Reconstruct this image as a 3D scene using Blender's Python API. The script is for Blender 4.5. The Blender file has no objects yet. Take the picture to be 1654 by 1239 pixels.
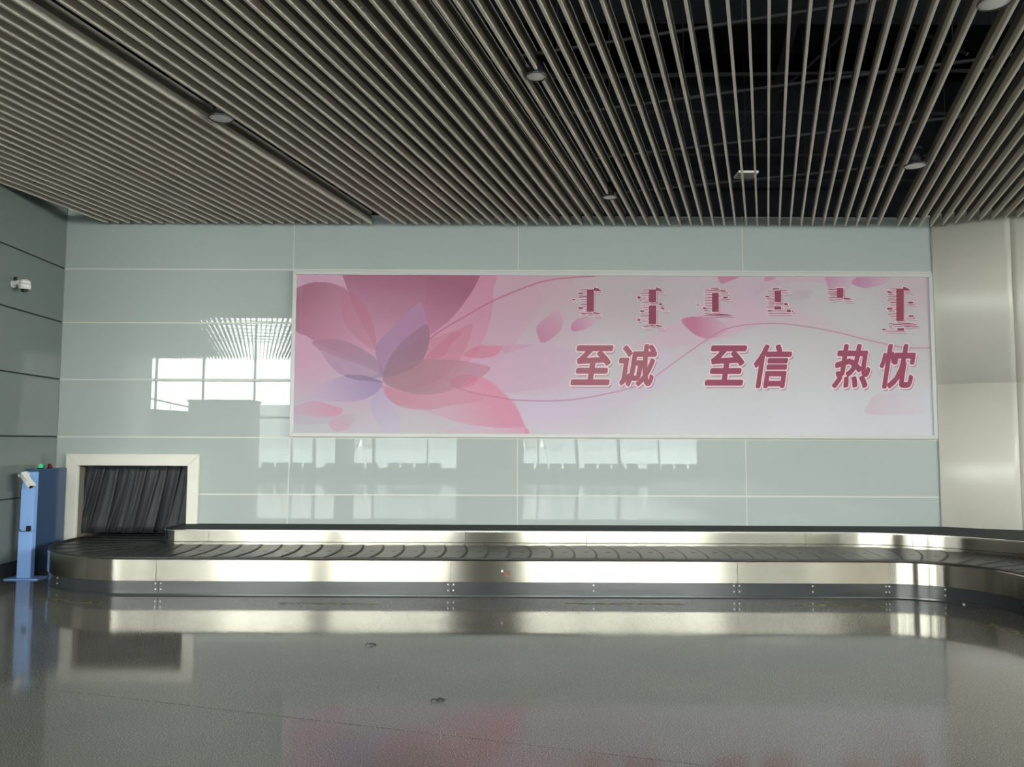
import bpy, bmesh, math, random
import numpy as np
from mathutils import Vector, Matrix
random.seed(7)
PI = math.pi
SC = bpy.context.scene
C = SC.collection

# ------------------------------------------------------------------ camera
FPX = 1300.0
EYE = 1.6
PITCH = math.atan(95.5 / FPX)
ROLL = 0.0040
fw = Vector((0, math.cos(PITCH), math.sin(PITCH)))
up0 = Vector((0, -math.sin(PITCH), math.cos(PITCH)))
rt0 = Vector((1, 0, 0))
rt = rt0 * math.cos(ROLL) + up0 * math.sin(ROLL)
up = up0 * math.cos(ROLL) - rt0 * math.sin(ROLL)
cam_d = bpy.data.cameras.new('camera')
cam_d.sensor_fit = 'HORIZONTAL'
cam_d.sensor_width = 36
cam_d.lens = 36 * FPX / 1654
cam_d.clip_start = 0.05
cam_d.clip_end = 2000
cam = bpy.data.objects.new('camera', cam_d)
C.objects.link(cam)
cam.matrix_world = Matrix(((rt.x, up.x, -fw.x, 0), (rt.y, up.y, -fw.y, 0), (rt.z, up.z, -fw.z, EYE), (0, 0, 0, 1)))
SC.camera = cam

# ------------------------------------------------------------------ sky, daylight, exposure
SKY = 28.5
world = bpy.data.worlds.new('overcast_sky')
SC.world = world
world.use_nodes = True
wn = world.node_tree
bg = wn.nodes['Background']
tc = wn.nodes.new('ShaderNodeTexCoord')
sp = wn.nodes.new('ShaderNodeSeparateXYZ')
rp = wn.nodes.new('ShaderNodeValToRGB')
wn.links.new(tc.outputs['Generated'], sp.inputs[0])
wn.links.new(sp.outputs['Z'], rp.inputs[0])
rp.color_ramp.elements[0].position = 0.0
rp.color_ramp.elements[0].color = (1.0, 0.97, 0.92, 1)
rp.color_ramp.elements[1].position = 0.7
rp.color_ramp.elements[1].color = (0.86, 0.93, 1.0, 1)
wn.links.new(rp.outputs[0], bg.inputs[0])
bg.inputs[1].default_value = SKY
vs = SC.view_settings
vs.view_transform = 'Standard'
vs.look = 'None'
vs.gamma = 1.0
vs.use_curve_mapping = False
vs.exposure = 0.0
SC.cycles.use_denoising = True
SC.cycles.max_bounces = 10
SC.cycles.diffuse_bounces = 6
SC.cycles.glossy_bounces = 6
SC.cycles.transparent_max_bounces = 16
SC.cycles.caustics_reflective = False
SC.cycles.caustics_refractive = False
SC.cycles.sample_clamp_indirect = 6.0


def portal(name, x, y, z, w, h, rot):
    l = bpy.data.lights.new(name, 'AREA')
    l.shape = 'RECTANGLE'
    l.size = w
    l.size_y = h
    l.cycles.is_portal = True
    o = bpy.data.objects.new(name, l)
    o.location = (x, y, z)
    o.rotation_euler = rot
    C.objects.link(o)
    return o


YW = -16.5          # the window front behind the camera
portal('window_daylight', -5.25, YW - 0.25, 3.9, 37.5, 7.0, (PI / 2, 0, 0))
portal('added_daylight_right', 13.8, -3.0, 4.8, 28, 5.2, (PI / 2, 0, PI / 2))  # portal for the added glazing on the right

# ------------------------------------------------------------------ helpers


def lin(r, g, b):
    f = lambda c: (c / 255 / 12.92) if c / 255 <= 0.04045 else ((c / 255 + 0.055) / 1.055) ** 2.4
    return (f(r), f(g), f(b), 1.0)


def mat(name, col, rough=0.5, metal=0.0, spec=0.5, noise=0.0, nscale=8.0, bump=0.0, bscale=40.0,
        aniso=0.0, coat=0.0, emit=None, es=0.0, rnoise=0.0):
    m = bpy.data.materials.new(name)
    m.use_nodes = True
    nt = m.node_tree
    b = nt.nodes['Principled BSDF']
    b.inputs['Base Color'].default_value = (*col[:3], 1)
    b.inputs['Roughness'].default_value = rough
    b.inputs['Metallic'].default_value = metal
    b.inputs['Specular IOR Level'].default_value = spec
    b.inputs['Coat Weight'].default_value = coat
    t = None
    if noise or bump or rnoise:
        t = nt.nodes.new('ShaderNodeTexCoord')
    if noise:
        n = nt.nodes.new('ShaderNodeTexNoise')
        n.inputs['Scale'].default_value = nscale
        n.inputs['Detail'].default_value = 6
        nt.links.new(t.outputs['Object'], n.inputs['Vector'])
        mp = nt.nodes.new('ShaderNodeMapRange')
        mp.inputs[1].default_value = 0.3
        mp.inputs[2].default_value = 0.7
        mp.inputs[3].default_value = 1 - noise
        mp.inputs[4].default_value = 1 + noise
        nt.links.new(n.outputs['Fac'], mp.inputs[0])
        mx = nt.nodes.new('ShaderNodeVectorMath')
        mx.operation = 'SCALE'
        mx.inputs[0].default_value = col[:3]
        nt.links.new(mp.outputs[0], mx.inputs['Scale'])
        nt.links.new(mx.outputs[0], b.inputs['Base Color'])
    if rnoise:
        n = nt.nodes.new('ShaderNodeTexNoise')
        n.inputs['Scale'].default_value = nscale * 0.4
        n.inputs['Detail'].default_value = 4
        nt.links.new(t.outputs['Object'], n.inputs['Vector'])
        mp = nt.nodes.new('ShaderNodeMapRange')
        mp.inputs[1].default_value = 0.3
        mp.inputs[2].default_value = 0.7
        mp.inputs[3].default_value = max(0.0, rough - rnoise)
        mp.inputs[4].default_value = rough + rnoise
        nt.links.new(n.outputs['Fac'], mp.inputs[0])
        nt.links.new(mp.outputs[0], b.inputs['Roughness'])
    if bump:
        n = nt.nodes.new('ShaderNodeTexNoise')
        n.inputs['Scale'].default_value = bscale
        n.inputs['Detail'].default_value = 3
        nt.links.new(t.outputs['Object'], n.inputs['Vector'])
        bp = nt.nodes.new('ShaderNodeBump')
        bp.inputs['Strength'].default_value = bump
        bp.inputs['Distance'].default_value = 0.01
        nt.links.new(n.outputs['Fac'], bp.inputs['Height'])
        nt.links.new(bp.outputs[0], b.inputs['Normal'])
    if aniso:
        b.inputs['Anisotropic'].default_value = aniso
        tg = nt.nodes.new('ShaderNodeTangent')
        tg.direction_type = 'UV_MAP'
        b.inputs['Anisotropic Rotation'].default_value = 0.25
        nt.links.new(tg.outputs[0], b.inputs['Tangent'])
    if emit:
        b.inputs['Emission Color'].default_value = (*emit[:3], 1)
        b.inputs['Emission Strength'].default_value = es
    return m


M = {}
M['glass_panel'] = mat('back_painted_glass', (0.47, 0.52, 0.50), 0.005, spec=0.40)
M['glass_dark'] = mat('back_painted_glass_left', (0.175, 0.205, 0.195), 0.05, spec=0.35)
M['joint_white'] = mat('aluminium_joint', (0.72, 0.70, 0.63), 0.35)
M['joint_dark'] = mat('dark_joint', (0.02, 0.022, 0.024), 0.6)
M['frame_white'] = mat('billboard_frame_aluminium', (0.66, 0.65, 0.63), 0.35, metal=0.0)
M['cream'] = mat('cream_cladding', (0.78, 0.75, 0.66), 0.32, spec=0.6, noise=0.03, nscale=2)
M['opening_frame'] = mat('cream_frame_paint', (0.86, 0.82, 0.72), 0.4, noise=0.02)
M['slat_bottom_lit'] = mat('slat_bottom_floorlit', (0.78, 0.73, 0.64), 0.5, noise=0.05, nscale=3)  # underside only, paler than the sides: light off the floor put into the colour
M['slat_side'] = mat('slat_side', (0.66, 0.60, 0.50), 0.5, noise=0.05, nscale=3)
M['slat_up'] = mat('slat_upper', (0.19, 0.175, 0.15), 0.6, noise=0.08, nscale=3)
M['void'] = mat('roof_void_black', (0.006, 0.0065, 0.008), 0.95, spec=0.1)
M['rail'] = mat('carrier_rail', (0.035, 0.035, 0.035), 0.8, spec=0.2)
M['pipe'] = mat('conduit_dark', (0.010, 0.010, 0.011), 0.8, spec=0.2)
M['lamp_rim'] = mat('downlight_rim_black', (0.03, 0.03, 0.035), 0.4)
M['lamp_disc'] = mat('downlight_diffuser', (0.92, 0.91, 0.89), 0.5)
M['steel'] = mat('brushed_steel', (0.45, 0.42, 0.36), 0.18, metal=1.0, aniso=1.0)
M['steel_trim'] = mat('steel_edge', (0.80, 0.78, 0.72), 0.22, metal=1.0)
M['kick'] = mat('dark_kick_plate', (0.034, 0.038, 0.041), 0.16, spec=0.38, noise=0.08, nscale=1.5)
M['rubber'] = mat('black_rubber', (0.018, 0.018, 0.018), 0.5)
M['plate'] = mat('belt_plate_rubber', (0.032, 0.032, 0.031), 0.38, spec=0.34, noise=0.16, nscale=6, bump=0.15, bscale=60)
M['spot_and_gap_shade'] = mat('belt_bolt_and_gap_shade', (0.012, 0.012, 0.012), 0.6)
M['plinth'] = mat('plinth_top_laminate', (0.040, 0.044, 0.047), 0.65, spec=0.10, noise=0.06, nscale=3)
M['screw'] = mat('bright_screw', (0.85, 0.85, 0.82), 0.3, metal=0.6)
M['curtain'] = mat('black_curtain_strip', (0.030, 0.034, 0.036), 0.5, spec=0.35, noise=0.15, nscale=3)
M['tunnel'] = mat('tunnel_lining', (0.22, 0.19, 0.17), 0.6)
M['blue'] = mat('blue_lit_enamel', (0.27, 0.46, 0.86), 0.38, coat=0.2)
M['blue_shaded'] = mat('blue_shaded_enamel', (0.05, 0.09, 0.17), 0.16, spec=0.5)  # same blue as the post, darkened to stand for the cabinet's shaded side
M['white_plastic'] = mat('white_plastic', (0.86, 0.85, 0.82), 0.35)
M['black_plastic'] = mat('black_plastic', (0.012, 0.012, 0.013), 0.2)
M['cable'] = mat('cable_sheath', (0.02, 0.025, 0.05), 0.5)
M['green_lens'] = mat('green_lens', (0.02, 0.35, 0.12), 0.15, emit=(0.05, 1.0, 0.35), es=0.35)
M['red_lens'] = mat('red_lens', (0.16, 0.012, 0.015), 0.15)
M['wall_paint'] = mat('pale_grey_paint', (0.72, 0.73, 0.71), 0.6)
M['pier'] = mat('grey_pier_paint', (0.36, 0.36, 0.35), 0.6)
M['kiosk'] = mat('dark_partition', (0.05, 0.055, 0.06), 0.5)
M['mullion'] = mat('grey_mullion', (0.25, 0.26, 0.27), 0.4)
M['seat_blk'] = mat('black_seat', (0.02, 0.02, 0.022), 0.4)
M['chrome'] = mat('chrome', (0.7, 0.7, 0.7), 0.2, metal=1)
M['apron'] = mat('apron_concrete', (0.90, 0.90, 0.89), 0.8, noise=0.08, nscale=0.3)
M['facade'] = mat('pale_facade', (0.80, 0.78, 0.76), 0.8, noise=0.05)
M['facade_win'] = mat('facade_window', (0.50, 0.52, 0.54), 0.5)
M['grove'] = mat('distant_trees', (0.50, 0.48, 0.45), 0.9, noise=0.2, nscale=0.2)
M['sticker'] = mat('brown_red_sticker', (0.20, 0.075, 0.045), 0.6)
M['scrap'] = mat('dark_scrap', (0.03, 0.03, 0.03), 0.7)
M['baseboard'] = mat('dark_baseboard', (0.035, 0.038, 0.038), 0.25)

# floor: polished speckled terrazzo
fm = bpy.data.materials.new('polished_terrazzo')
fm.use_nodes = True
nt = fm.node_tree
b = nt.nodes['Principled BSDF']
t = nt.nodes.new('ShaderNodeTexCoord')
n1 = nt.nodes.new('ShaderNodeTexNoise')
n1.inputs['Scale'].default_value = 130
n1.inputs['Detail'].default_value = 3
n1.inputs['Roughness'].default_value = 0.75
nt.links.new(t.outputs['Object'], n1.inputs['Vector'])
r1 = nt.nodes.new('ShaderNodeValToRGB')
e = r1.color_ramp.elements
e[0].position = 0.34
e[0].color = (0.035, 0.033, 0.028, 1)
e[1].position = 0.66
e[1].color = (0.50, 0.47, 0.41, 1)
r1.color_ramp.elements.new(0.46).color = (0.150, 0.141, 0.125, 1)
r1.color_ramp.elements.new(0.56).color = (0.200, 0.189, 0.168, 1)
nt.links.new(n1.outputs['Fac'], r1.inputs[0])
n2 = nt.nodes.new('ShaderNodeTexNoise')
n2.inputs['Scale'].default_value = 0.8
n2.inputs['Detail'].default_value = 5
nt.links.new(t.outputs['Object'], n2.inputs['Vector'])
m2 = nt.nodes.new('ShaderNodeMapRange')
m2.inputs[1].default_value = 0.3
m2.inputs[2].default_value = 0.7
m2.inputs[3].default_value = 0.88
m2.inputs[4].default_value = 1.12
nt.links.new(n2.outputs['Fac'], m2.inputs[0])
v = nt.nodes.new('ShaderNodeVectorMath')
v.operation = 'SCALE'
nt.links.new(r1.outputs[0], v.inputs[0])
nt.links.new(m2.outputs[0], v.inputs['Scale'])
nt.links.new(v.outputs[0], b.inputs['Base Color'])
m3 = nt.nodes.new('ShaderNodeMapRange')
m3.inputs[1].default_value = 0.3
m3.inputs[2].default_value = 0.7
m3.inputs[3].default_value = 0.055
m3.inputs[4].default_value = 0.10
nt.links.new(n2.outputs['Fac'], m3.inputs[0])
nt.links.new(m3.outputs[0], b.inputs['Roughness'])
b.inputs['Specular IOR Level'].default_value = 0.62
M['floor'] = fm

# yellow tape, worn: noise lets the floor through
tm = bpy.data.materials.new('worn_yellow_tape')
tm.use_nodes = True
nt = tm.node_tree
b = nt.nodes['Principled BSDF']
b.inputs['Roughness'].default_value = 0.25
t = nt.nodes.new('ShaderNodeTexCoord')
n1 = nt.nodes.new('ShaderNodeTexNoise')
n1.inputs['Scale'].default_value = 14
n1.inputs['Detail'].default_value = 6
nt.links.new(t.outputs['Object'], n1.inputs['Vector'])
r1 = nt.nodes.new('ShaderNodeValToRGB')
e = r1.color_ramp.elements
e[0].position = 0.42
e[0].color = (0.12, 0.115, 0.09, 1)
e[1].position = 0.6
e[1].color = (0.26, 0.23, 0.075, 1)
nt.links.new(n1.outputs['Fac'], r1.inputs[0])
nt.links.new(r1.outputs[0], b.inputs['Base Color'])
M['tape'] = tm

# window glass: thin, clear, a little mirror-like
gm = bpy.data.materials.new('window_glass')
gm.use_nodes = True
nt = gm.node_tree
nt.nodes.clear()
out = nt.nodes.new('ShaderNodeOutputMaterial')
mixn = nt.nodes.new('ShaderNodeMixShader')
tr = nt.nodes.new('ShaderNodeBsdfTransparent')
tr.inputs[0].default_value = (0.93, 0.96, 0.95, 1)
gl = nt.nodes.new('ShaderNodeBsdfGlossy')
gl.inputs['Roughness'].default_value = 0.01
fr = nt.nodes.new('ShaderNodeFresnel')
fr.inputs[0].default_value = 1.45
nt.links.new(fr.outputs[0], mixn.inputs[0])
nt.links.new(tr.outputs[0], mixn.inputs[1])
nt.links.new(gl.outputs[0], mixn.inputs[2])
nt.links.new(mixn.outputs[0], out.inputs[0])
M['window_glass'] = gm


def mesh_obj(name, verts, faces, m, parent=None, mi=None, smooth=False, uv=None):
    me = bpy.data.meshes.new(name)
    me.from_pydata([tuple(p) for p in verts], [], faces)
    for q in (m if isinstance(m, (list, tuple)) else [m]):
        me.materials.append(q)
    if mi:
        me.polygons.foreach_set('material_index', mi)
    if smooth:
        me.polygons.foreach_set('use_smooth', [True] * len(me.polygons))
    if uv is not None:
        ul = me.uv_layers.new(name='UVMap')
        for li, lp in enumerate(me.loops):
            ul.data[li].uv = uv[lp.vertex_index]
    me.update()
    o = bpy.data.objects.new(name, me)
    C.objects.link(o)
    if parent:
        o.parent = parent
    return o


class MB:
    def __init__(s):
        s.v, s.f, s.mi = [], [], []

    def box(s, x0, x1, y0, y1, z0, z1, mi=0):
        n = len(s.v)
        s.v += [(x0, y0, z0), (x1, y0, z0), (x1, y1, z0), (x0, y1, z0), (x0, y0, z1), (x1, y0, z1), (x1, y1, z1), (x0, y1, z1)]
        s.f += [(n, n + 3, n + 2, n + 1), (n + 4, n + 5, n + 6, n + 7), (n, n + 1, n + 5, n + 4), (n + 1, n + 2, n + 6, n + 5),
                (n + 2, n + 3, n + 7, n + 6), (n + 3, n, n + 4, n + 7)]
        s.mi += [mi] * 6
        return s

    def bar(s, a, b, w, h, mi=0, upv=(0, 0, 1)):
        a, b = Vector(a), Vector(b)
        d = (b - a).normalized()
        u = Vector(upv)
        if abs(d.dot(u)) > 0.99:
            u = Vector((0, 1, 0))
        r = d.cross(u).normalized()
        u = r.cross(d).normalized()
        n = len(s.v)
        for p in (a, b):
            for i, j in ((-1, -1), (1, -1), (1, 1), (-1, 1)):
                s.v.append(tuple(p + r * (i * w / 2) + u * (j * h / 2)))
        s.f += [(n, n + 1, n + 2, n + 3), (n + 7, n + 6, n + 5, n + 4), (n, n + 4, n + 5, n + 1), (n + 1, n + 5, n + 6, n + 2),
                (n + 2, n + 6, n + 7, n + 3), (n + 3, n + 7, n + 4, n)]
        s.mi += [mi] * 6
        return s

    def cyl(s, a, b, r0, r1=None, seg=16, mi=0):
        r1 = r0 if r1 is None else r1
        a, b = Vector(a), Vector(b)
        d = (b - a).normalized()
        u = Vector((0, 0, 1)) if abs(d.z) < 0.95 else Vector((1, 0, 0))
        r = d.cross(u).normalized()
        u = r.cross(d)
        n = len(s.v)
        for p, rr in ((a, r0), (b, r1)):
            for k in range(seg):
                t = 2 * PI * k / seg
                s.v.append(tuple(p + r * (math.cos(t) * rr) + u * (math.sin(t) * rr)))
        for k in range(seg):
            j = (k + 1) % seg
            s.f.append((n + k, n + seg + k, n + seg + j, n + j))
            s.mi.append(mi)
        s.f.append(tuple(range(n, n + seg)))
        s.f.append(tuple(range(n + 2 * seg - 1, n + seg - 1, -1)))
        s.mi += [mi, mi]
        return s

    def tube(s, pts, r, seg=8, mi=0):
        for a, b in zip(pts[:-1], pts[1:]):
            s.cyl(a, b, r, r, seg, mi)
        return s

    def poly(s, pts, ax, d0, d1, mi=0):
        """prism: 2-D points in the plane normal to ax ('y' or 'z'), from d0 to d1"""
        n = len(s.v)
        k = len(pts)
        for d in (d0, d1):
            for (p, q) in pts:
                s.v.append((p, d, q) if ax == 'y' else (p, q, d))
        s.f.append(tuple(range(n, n + k)))
        s.f.append(tuple(range(n + 2 * k - 1, n + k - 1, -1)))
        s.mi += [mi, mi]
        for i in range(k):
            j = (i + 1) % k
            s.f.append((n + i, n + k + i, n + k + j, n + j))
            s.mi.append(mi)
        return s

    def build(s, name, m, parent=None, smooth=False, bevel=0.0, loc=None):
        o = mesh_obj(name, s.v, s.f, m, parent, s.mi if isinstance(m, (list, tuple)) else None)
        bm = bmesh.new()
        bm.from_mesh(o.data)
        bmesh.ops.recalc_face_normals(bm, faces=bm.faces)
        bm.to_mesh(o.data)
        bm.free()
        if smooth:
            for p in o.data.polygons:
                p.use_smooth = len(p.vertices) == 4
        if bevel:
            md = o.modifiers.new('bevel', 'BEVEL')
            md.width = bevel
            md.segments = 2
            md.limit_method = 'ANGLE'
        if loc:
            o.location = loc
        return o


def tag(o, label=None, cat=None, group=None, kind=None):
    if label:
        o['label'] = label
    if cat:
        o['category'] = cat
    if group:
        o['group'] = group
    if kind:
        o['kind'] = kind
    return o


def empty(name, loc=(0, 0, 0), label=None, cat=None, group=None, kind=None, rz=0.0):
    o = bpy.data.objects.new(name, None)
    o.empty_display_size = 0.1
    o.location = loc
    o.rotation_euler = (0, 0, rz)
    C.objects.link(o)
    return tag(o, label, cat, group, kind)


def ray(x, y):
    return rt * ((x - 827) / FPX) + up * ((619.5 - y) / FPX) + fw


def on_y(x, y, Y):
    r = ray(x, y)
    return Vector((r.x * Y / r.y, Y, EYE + r.z * Y / r.y))


# ------------------------------------------------------------------ the hall
D = 10.475                 # face of the back wall
XL0, XR = -24.0, 13.5
# floor slabs on the building grid (17.5 degrees off the wall)
GA = math.atan(-0.3012)
gu = Vector((math.cos(GA), math.sin(GA)))      # along the joint
gv = Vector((-math.sin(GA), math.cos(GA)))     # across
floor = empty('floor', (0, 0, 0), 'grey speckled terrazzo floor, polished, with one thin joint running across', kind='structure')
MB().box(-34, 20, -24, 16, -0.05, -0.012).build('subfloor', M['joint_dark'], floor)
j0 = Vector((-0.971, 4.723)).dot(gv)
LIM = [(XL0, YW), (XR, YW), (XR, D + 1.2), (XL0, D + 1.2)]


def clip_half(poly, nrm, d, keep_less):
    res = []
    for i in range(len(poly)):
        a, b2 = poly[i], poly[(i + 1) % len(poly)]
        da, db = a.dot(nrm) - d, b2.dot(nrm) - d
        if keep_less:
            da, db = -da, -db
        if da >= 0:
            res.append(a)
        if (da >= 0) != (db >= 0):
            res.append(a + (b2 - a) * (da / (da - db)))
    return res


edges = [-30] + [j0 + 6.0 * k for k in range(-4, 4)] + [40]
for a, bb in zip(edges[:-1], edges[1:]):
    P = [Vector(p) for p in LIM]
    P = clip_half(P, gv, a + 0.0045, False)
    if len(P) > 2:
        P = clip_half(P, gv, bb - 0.0045, True)
    if len(P) > 2:
        MB().poly([(p.x, p.y) for p in P], 'z', -0.012, 0.0).build('slab', M['floor'], floor)

# back wall: glass panels, aluminium joints
wall_back = empty('wall_back', (0, D, 0), 'pale grey-green glossy glass panel wall with thin light joints', kind='structure')
W = wall_back
zs = [0.0, 0.92, 1.653, 2.40, 3.15, 3.862, 4.60]
xs = [-5.9, -2.888, 0.076, 3.036, 5.53]
g = 0.004


def wp(x0, x1, z0, z1, name='panel', m=None):
    return MB().box(x0 + g, x1 - g, -0.0, 0.02, z0 + g, z1 - g).build(name, m or M['glass_panel'], W)


OX0, OX1, OZ = -5.66, -4.10, 1.36         # hole for the belt
for ci in range(4):
    for ri in range(6):
        if ci == 0 and ri == 1:
            x0, x1, z0, z1 = xs[0] + g, xs[1] - g, zs[1] + g, zs[2] - g
            MB().poly([(x0, z0), (OX0, z0), (OX0, OZ), (OX1, OZ), (OX1, z0), (x1, z0), (x1, z1), (x0, z1)], 'y', 0, 0.02).build('panel', M['glass_panel'], W)
        elif ci == 0 and ri == 0:
            wp(xs[0], OX0, zs[0], zs[1])
            wp(OX1, xs[1], zs[0], zs[1])
        else:
            wp(xs[ci], xs[ci + 1], zs[ri], zs[ri + 1] + (0.075 if ci == 0 and ri == 5 else 0.0))
sub = MB()
sub.box(-5.95, OX0, 0.021, 0.12, 0, 4.60)
sub.box(OX0, OX1, 0.021, 0.12, OZ, 4.60)
sub.box(OX1, XR, 0.021, 0.12, 0, 4.60)
sub.build('wall_backing', M['joint_dark'], W)
for z in zs[1:6]:
    segs = [(-5.9, 5.53)]
    if z == 0.92:
        segs = [(-4.04, 5.53)]
    for a, bb in segs:
        MB().box(a, bb, -0.004, 0.021, z - 0.0085, z + 0.0085).build('joint_strip', M['joint_white'], W)
for x in xs[1:4]:
    MB().box(x - 0.005, x + 0.005, -0.002, 0.021, 0, 4.60).build('joint_strip', M['joint_white'], W)
MB().box(5.525, 5.548, -0.01, 0.02, 0, 4.60).build('joint_strip', M['mullion'], W)
MB().box(-5.905, -5.897, -0.012, 0.02, 0, 4.60).build('joint_strip', M['mullion'], W)
# bulkhead above the panels, inside the roof void
tag(MB().box(XL0, XR, D + 0.025, D + 0.15, 4.605, 7.6).build('wall_upper', M['void']), 'near-black bulkhead above the glass panels', kind='structure')
tag(MB().box(5.6, XR, D + 0.0, D + 0.018, 0, 4.60).build('wall_back_end', M['wall_paint']), 'pale wall behind the round column', kind='structure')

# left wall: a short return, slightly splayed
wall_left = empty('wall_left', (-5.9, D, 0), 'dark grey-green glass panel wall with dark recessed joints', kind='structure', rz=0)
ang = math.atan(0.036)
wall_left.rotation_euler = (0, 0, ang)
Lw = 2.45
MB().box(-0.14, -0.022, -Lw, 0.05, 0, 4.9).build('wall_backing', M['joint_dark'], wall_left)
gl_ = 0.009
for z0, z1 in zip([0.175] + zs[1:6], zs[1:6] + [4.9]):
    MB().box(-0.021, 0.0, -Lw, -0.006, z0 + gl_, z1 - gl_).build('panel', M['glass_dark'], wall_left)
tag(MB().box(0.0, 0.014, -Lw, 0.0, 0.0, 0.175).build('baseboard_left', M['baseboard'], wall_left), 'dark skirting')
MB().box(-0.14, 0.0, -Lw - 0.02, -Lw, 0, 4.9).build('end_cap', M['mullion'], wall_left)

# far enclosure behind and beside the camera


def added_glazing(n, x, z0, label):
    t_ = empty(n, (x, -5.0, 0), label, kind='structure')
    y0, y1 = YW + 5.0, D + 5.2
    MB().box(-0.1, 0.1, y0, y1, 0, z0).build('sill_wall', M['wall_paint'], t_)
    MB().box(-0.1, 0.1, 11.0, y1, z0, 7.6).build('end_wall', M['wall_paint'], t_)
    MB().box(-0.1, 0.1, y0, 11.0, 7.35, 7.6).build('window_header', M['void'], t_)
    MB().box(-0.006, 0.006, y0, 11.0, z0, 7.35).build('pane', M['window_glass'], t_)
    y = y0
    while y < 11.0:
        MB().box(-0.06, 0.06, y - 0.04, y + 0.04, z0, 7.35).build('mullion', M['mullion'], t_)
        y += 1.8


added_glazing('wall_right', XR + 0.1, 2.2, 'pale wall on the far right with an added, unseen high band of glazing')  # unseen glazed band, added to bring more daylight into the hall
tag(MB().box(XL0 - 0.2, XL0, YW - 0.2, D + 0.2, 0, 7.6).build('wall_left_far', M['pier']), 'plain grey wall on the far left', kind='structure')
tag(MB().box(XL0, -5.95, D + 0.02, D + 0.14, 0, 4.60).build('wall_back_left', M['wall_paint']), 'plain wall left of the return', kind='structure')
tag(MB().box(XL0 - 0.2, XR + 0.2, YW - 0.2, D + 0.3, 7.6, 7.8).build('roof', M['void']), 'black roof deck above the slats', kind='structure')

# ------------------------------------------------------------------ slatted ceiling
SDX, SK, YC, ZC = 0.316, 0.035, 10.38, 4.45
PITCHX = 0.1442
SH, SWD = 0.168, 0.021
LOWH = 0.075
ceiling = empty('ceiling', (0, YC, ZC), 'ceiling of thin warm-grey metal slats running diagonally away', kind='structure')
x_list = []
xx = 3.355
for k in range(10, -35, -1):
    x_list.append(xx + PITCHX * k)
x_list = [v_ for v_ in x_list]                  # from 4.797 down to -1.548
left0 = x_list[-1] - 0.31
k = 0
while left0 - PITCHX * k > -10.0:
    x_list.append(left0 - PITCHX * k)
    k += 1
k = 0
while 5.055 + PITCHX * k < 14.0:
    x_list.append(5.055 + PITCHX * k)
    k += 1
COLC = (6.95, 12.28)
COLR = 2.297
YEND = -16.0


def slat_mesh(x0, ya, yb):
    """slat whose end at the back wall would be x0; runs from ya (far) to yb (near)"""
    vs_, fs, mi = [], [], []
    wx = SWD / 2 / math.cos(math.atan(SDX))
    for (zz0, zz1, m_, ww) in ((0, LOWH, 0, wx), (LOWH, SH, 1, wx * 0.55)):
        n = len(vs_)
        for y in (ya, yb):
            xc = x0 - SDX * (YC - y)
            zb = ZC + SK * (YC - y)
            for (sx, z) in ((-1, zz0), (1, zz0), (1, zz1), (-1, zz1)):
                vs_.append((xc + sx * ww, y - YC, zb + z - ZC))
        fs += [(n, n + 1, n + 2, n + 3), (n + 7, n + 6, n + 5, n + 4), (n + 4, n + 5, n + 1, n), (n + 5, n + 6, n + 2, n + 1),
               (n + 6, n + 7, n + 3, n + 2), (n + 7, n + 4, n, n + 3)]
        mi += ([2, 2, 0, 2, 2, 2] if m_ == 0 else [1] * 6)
    return mesh_obj('slat', vs_, fs, [M['slat_bottom_lit'], M['slat_up'], M['slat_side']], ceiling, mi)


def wall_left_x(y):
    return -5.9 + 0.036 * (D - y)


row2 = 3.355 - PITCHX * 13
for x0 in sorted(x_list):
    ya = YC
    # stop at the round column
    yy = YC
    hit = False
    while yy > 5:
        x = x0 - SDX * (YC - yy)
        if (x - COLC[0]) ** 2 + (yy - COLC[1]) ** 2 < (COLR + 0.06) ** 2:
            hit = True
            ya = yy - 0.02
        yy -= 0.02
    if x0 > 9.0 and not hit:
        ya = YC
    yb = YEND
    spans = [(ya, yb)]
    # the left return wall cuts across the outer slats
    if x0 < -5.0:
        if x0 > -5.43:
            ycut = None
            y = YC
            while y > D - Lw:
                if x0 - SDX * (YC - y) < wall_left_x(y) + 0.01:
                    ycut = y
                    break
                y -= 0.02
            if ycut:
                spans = [(YC, ycut + 0.03), (D - Lw - 0.05, yb)]
        else:
            spans = [(D - Lw - 0.05, yb)]
    # clip on the right and left walls
    fin = []
    for (a, b_) in spans:
        # x at y must stay inside XR and XL0
        ymax = YC - (x0 - (XR - 0.05)) / SDX if x0 > XR - 0.05 else a
        a2 = min(a, ymax)
        ymin = YC - (x0 - (XL0 + 0.1)) / SDX
        b2 = max(b_, ymin)
        if a2 - b2 > 0.2:
            fin.append((a2, b2))
    if abs(x0 - row2) < 0.01:       # the lamp row breaks this slat
        a, b_ = fin[0]
        cuts = [9.283, 6.373]
        cur = a
        fin = []
        for c_ in cuts:
            fin.append((cur, c_ + 0.10))
            cur = c_ - 0.10
        fin.append((cur, b_))
    for (a, b_) in fin:
        slat_mesh(x0, a, b_)


def czt(y):
    return ZC + SK * (YC - y)


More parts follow.
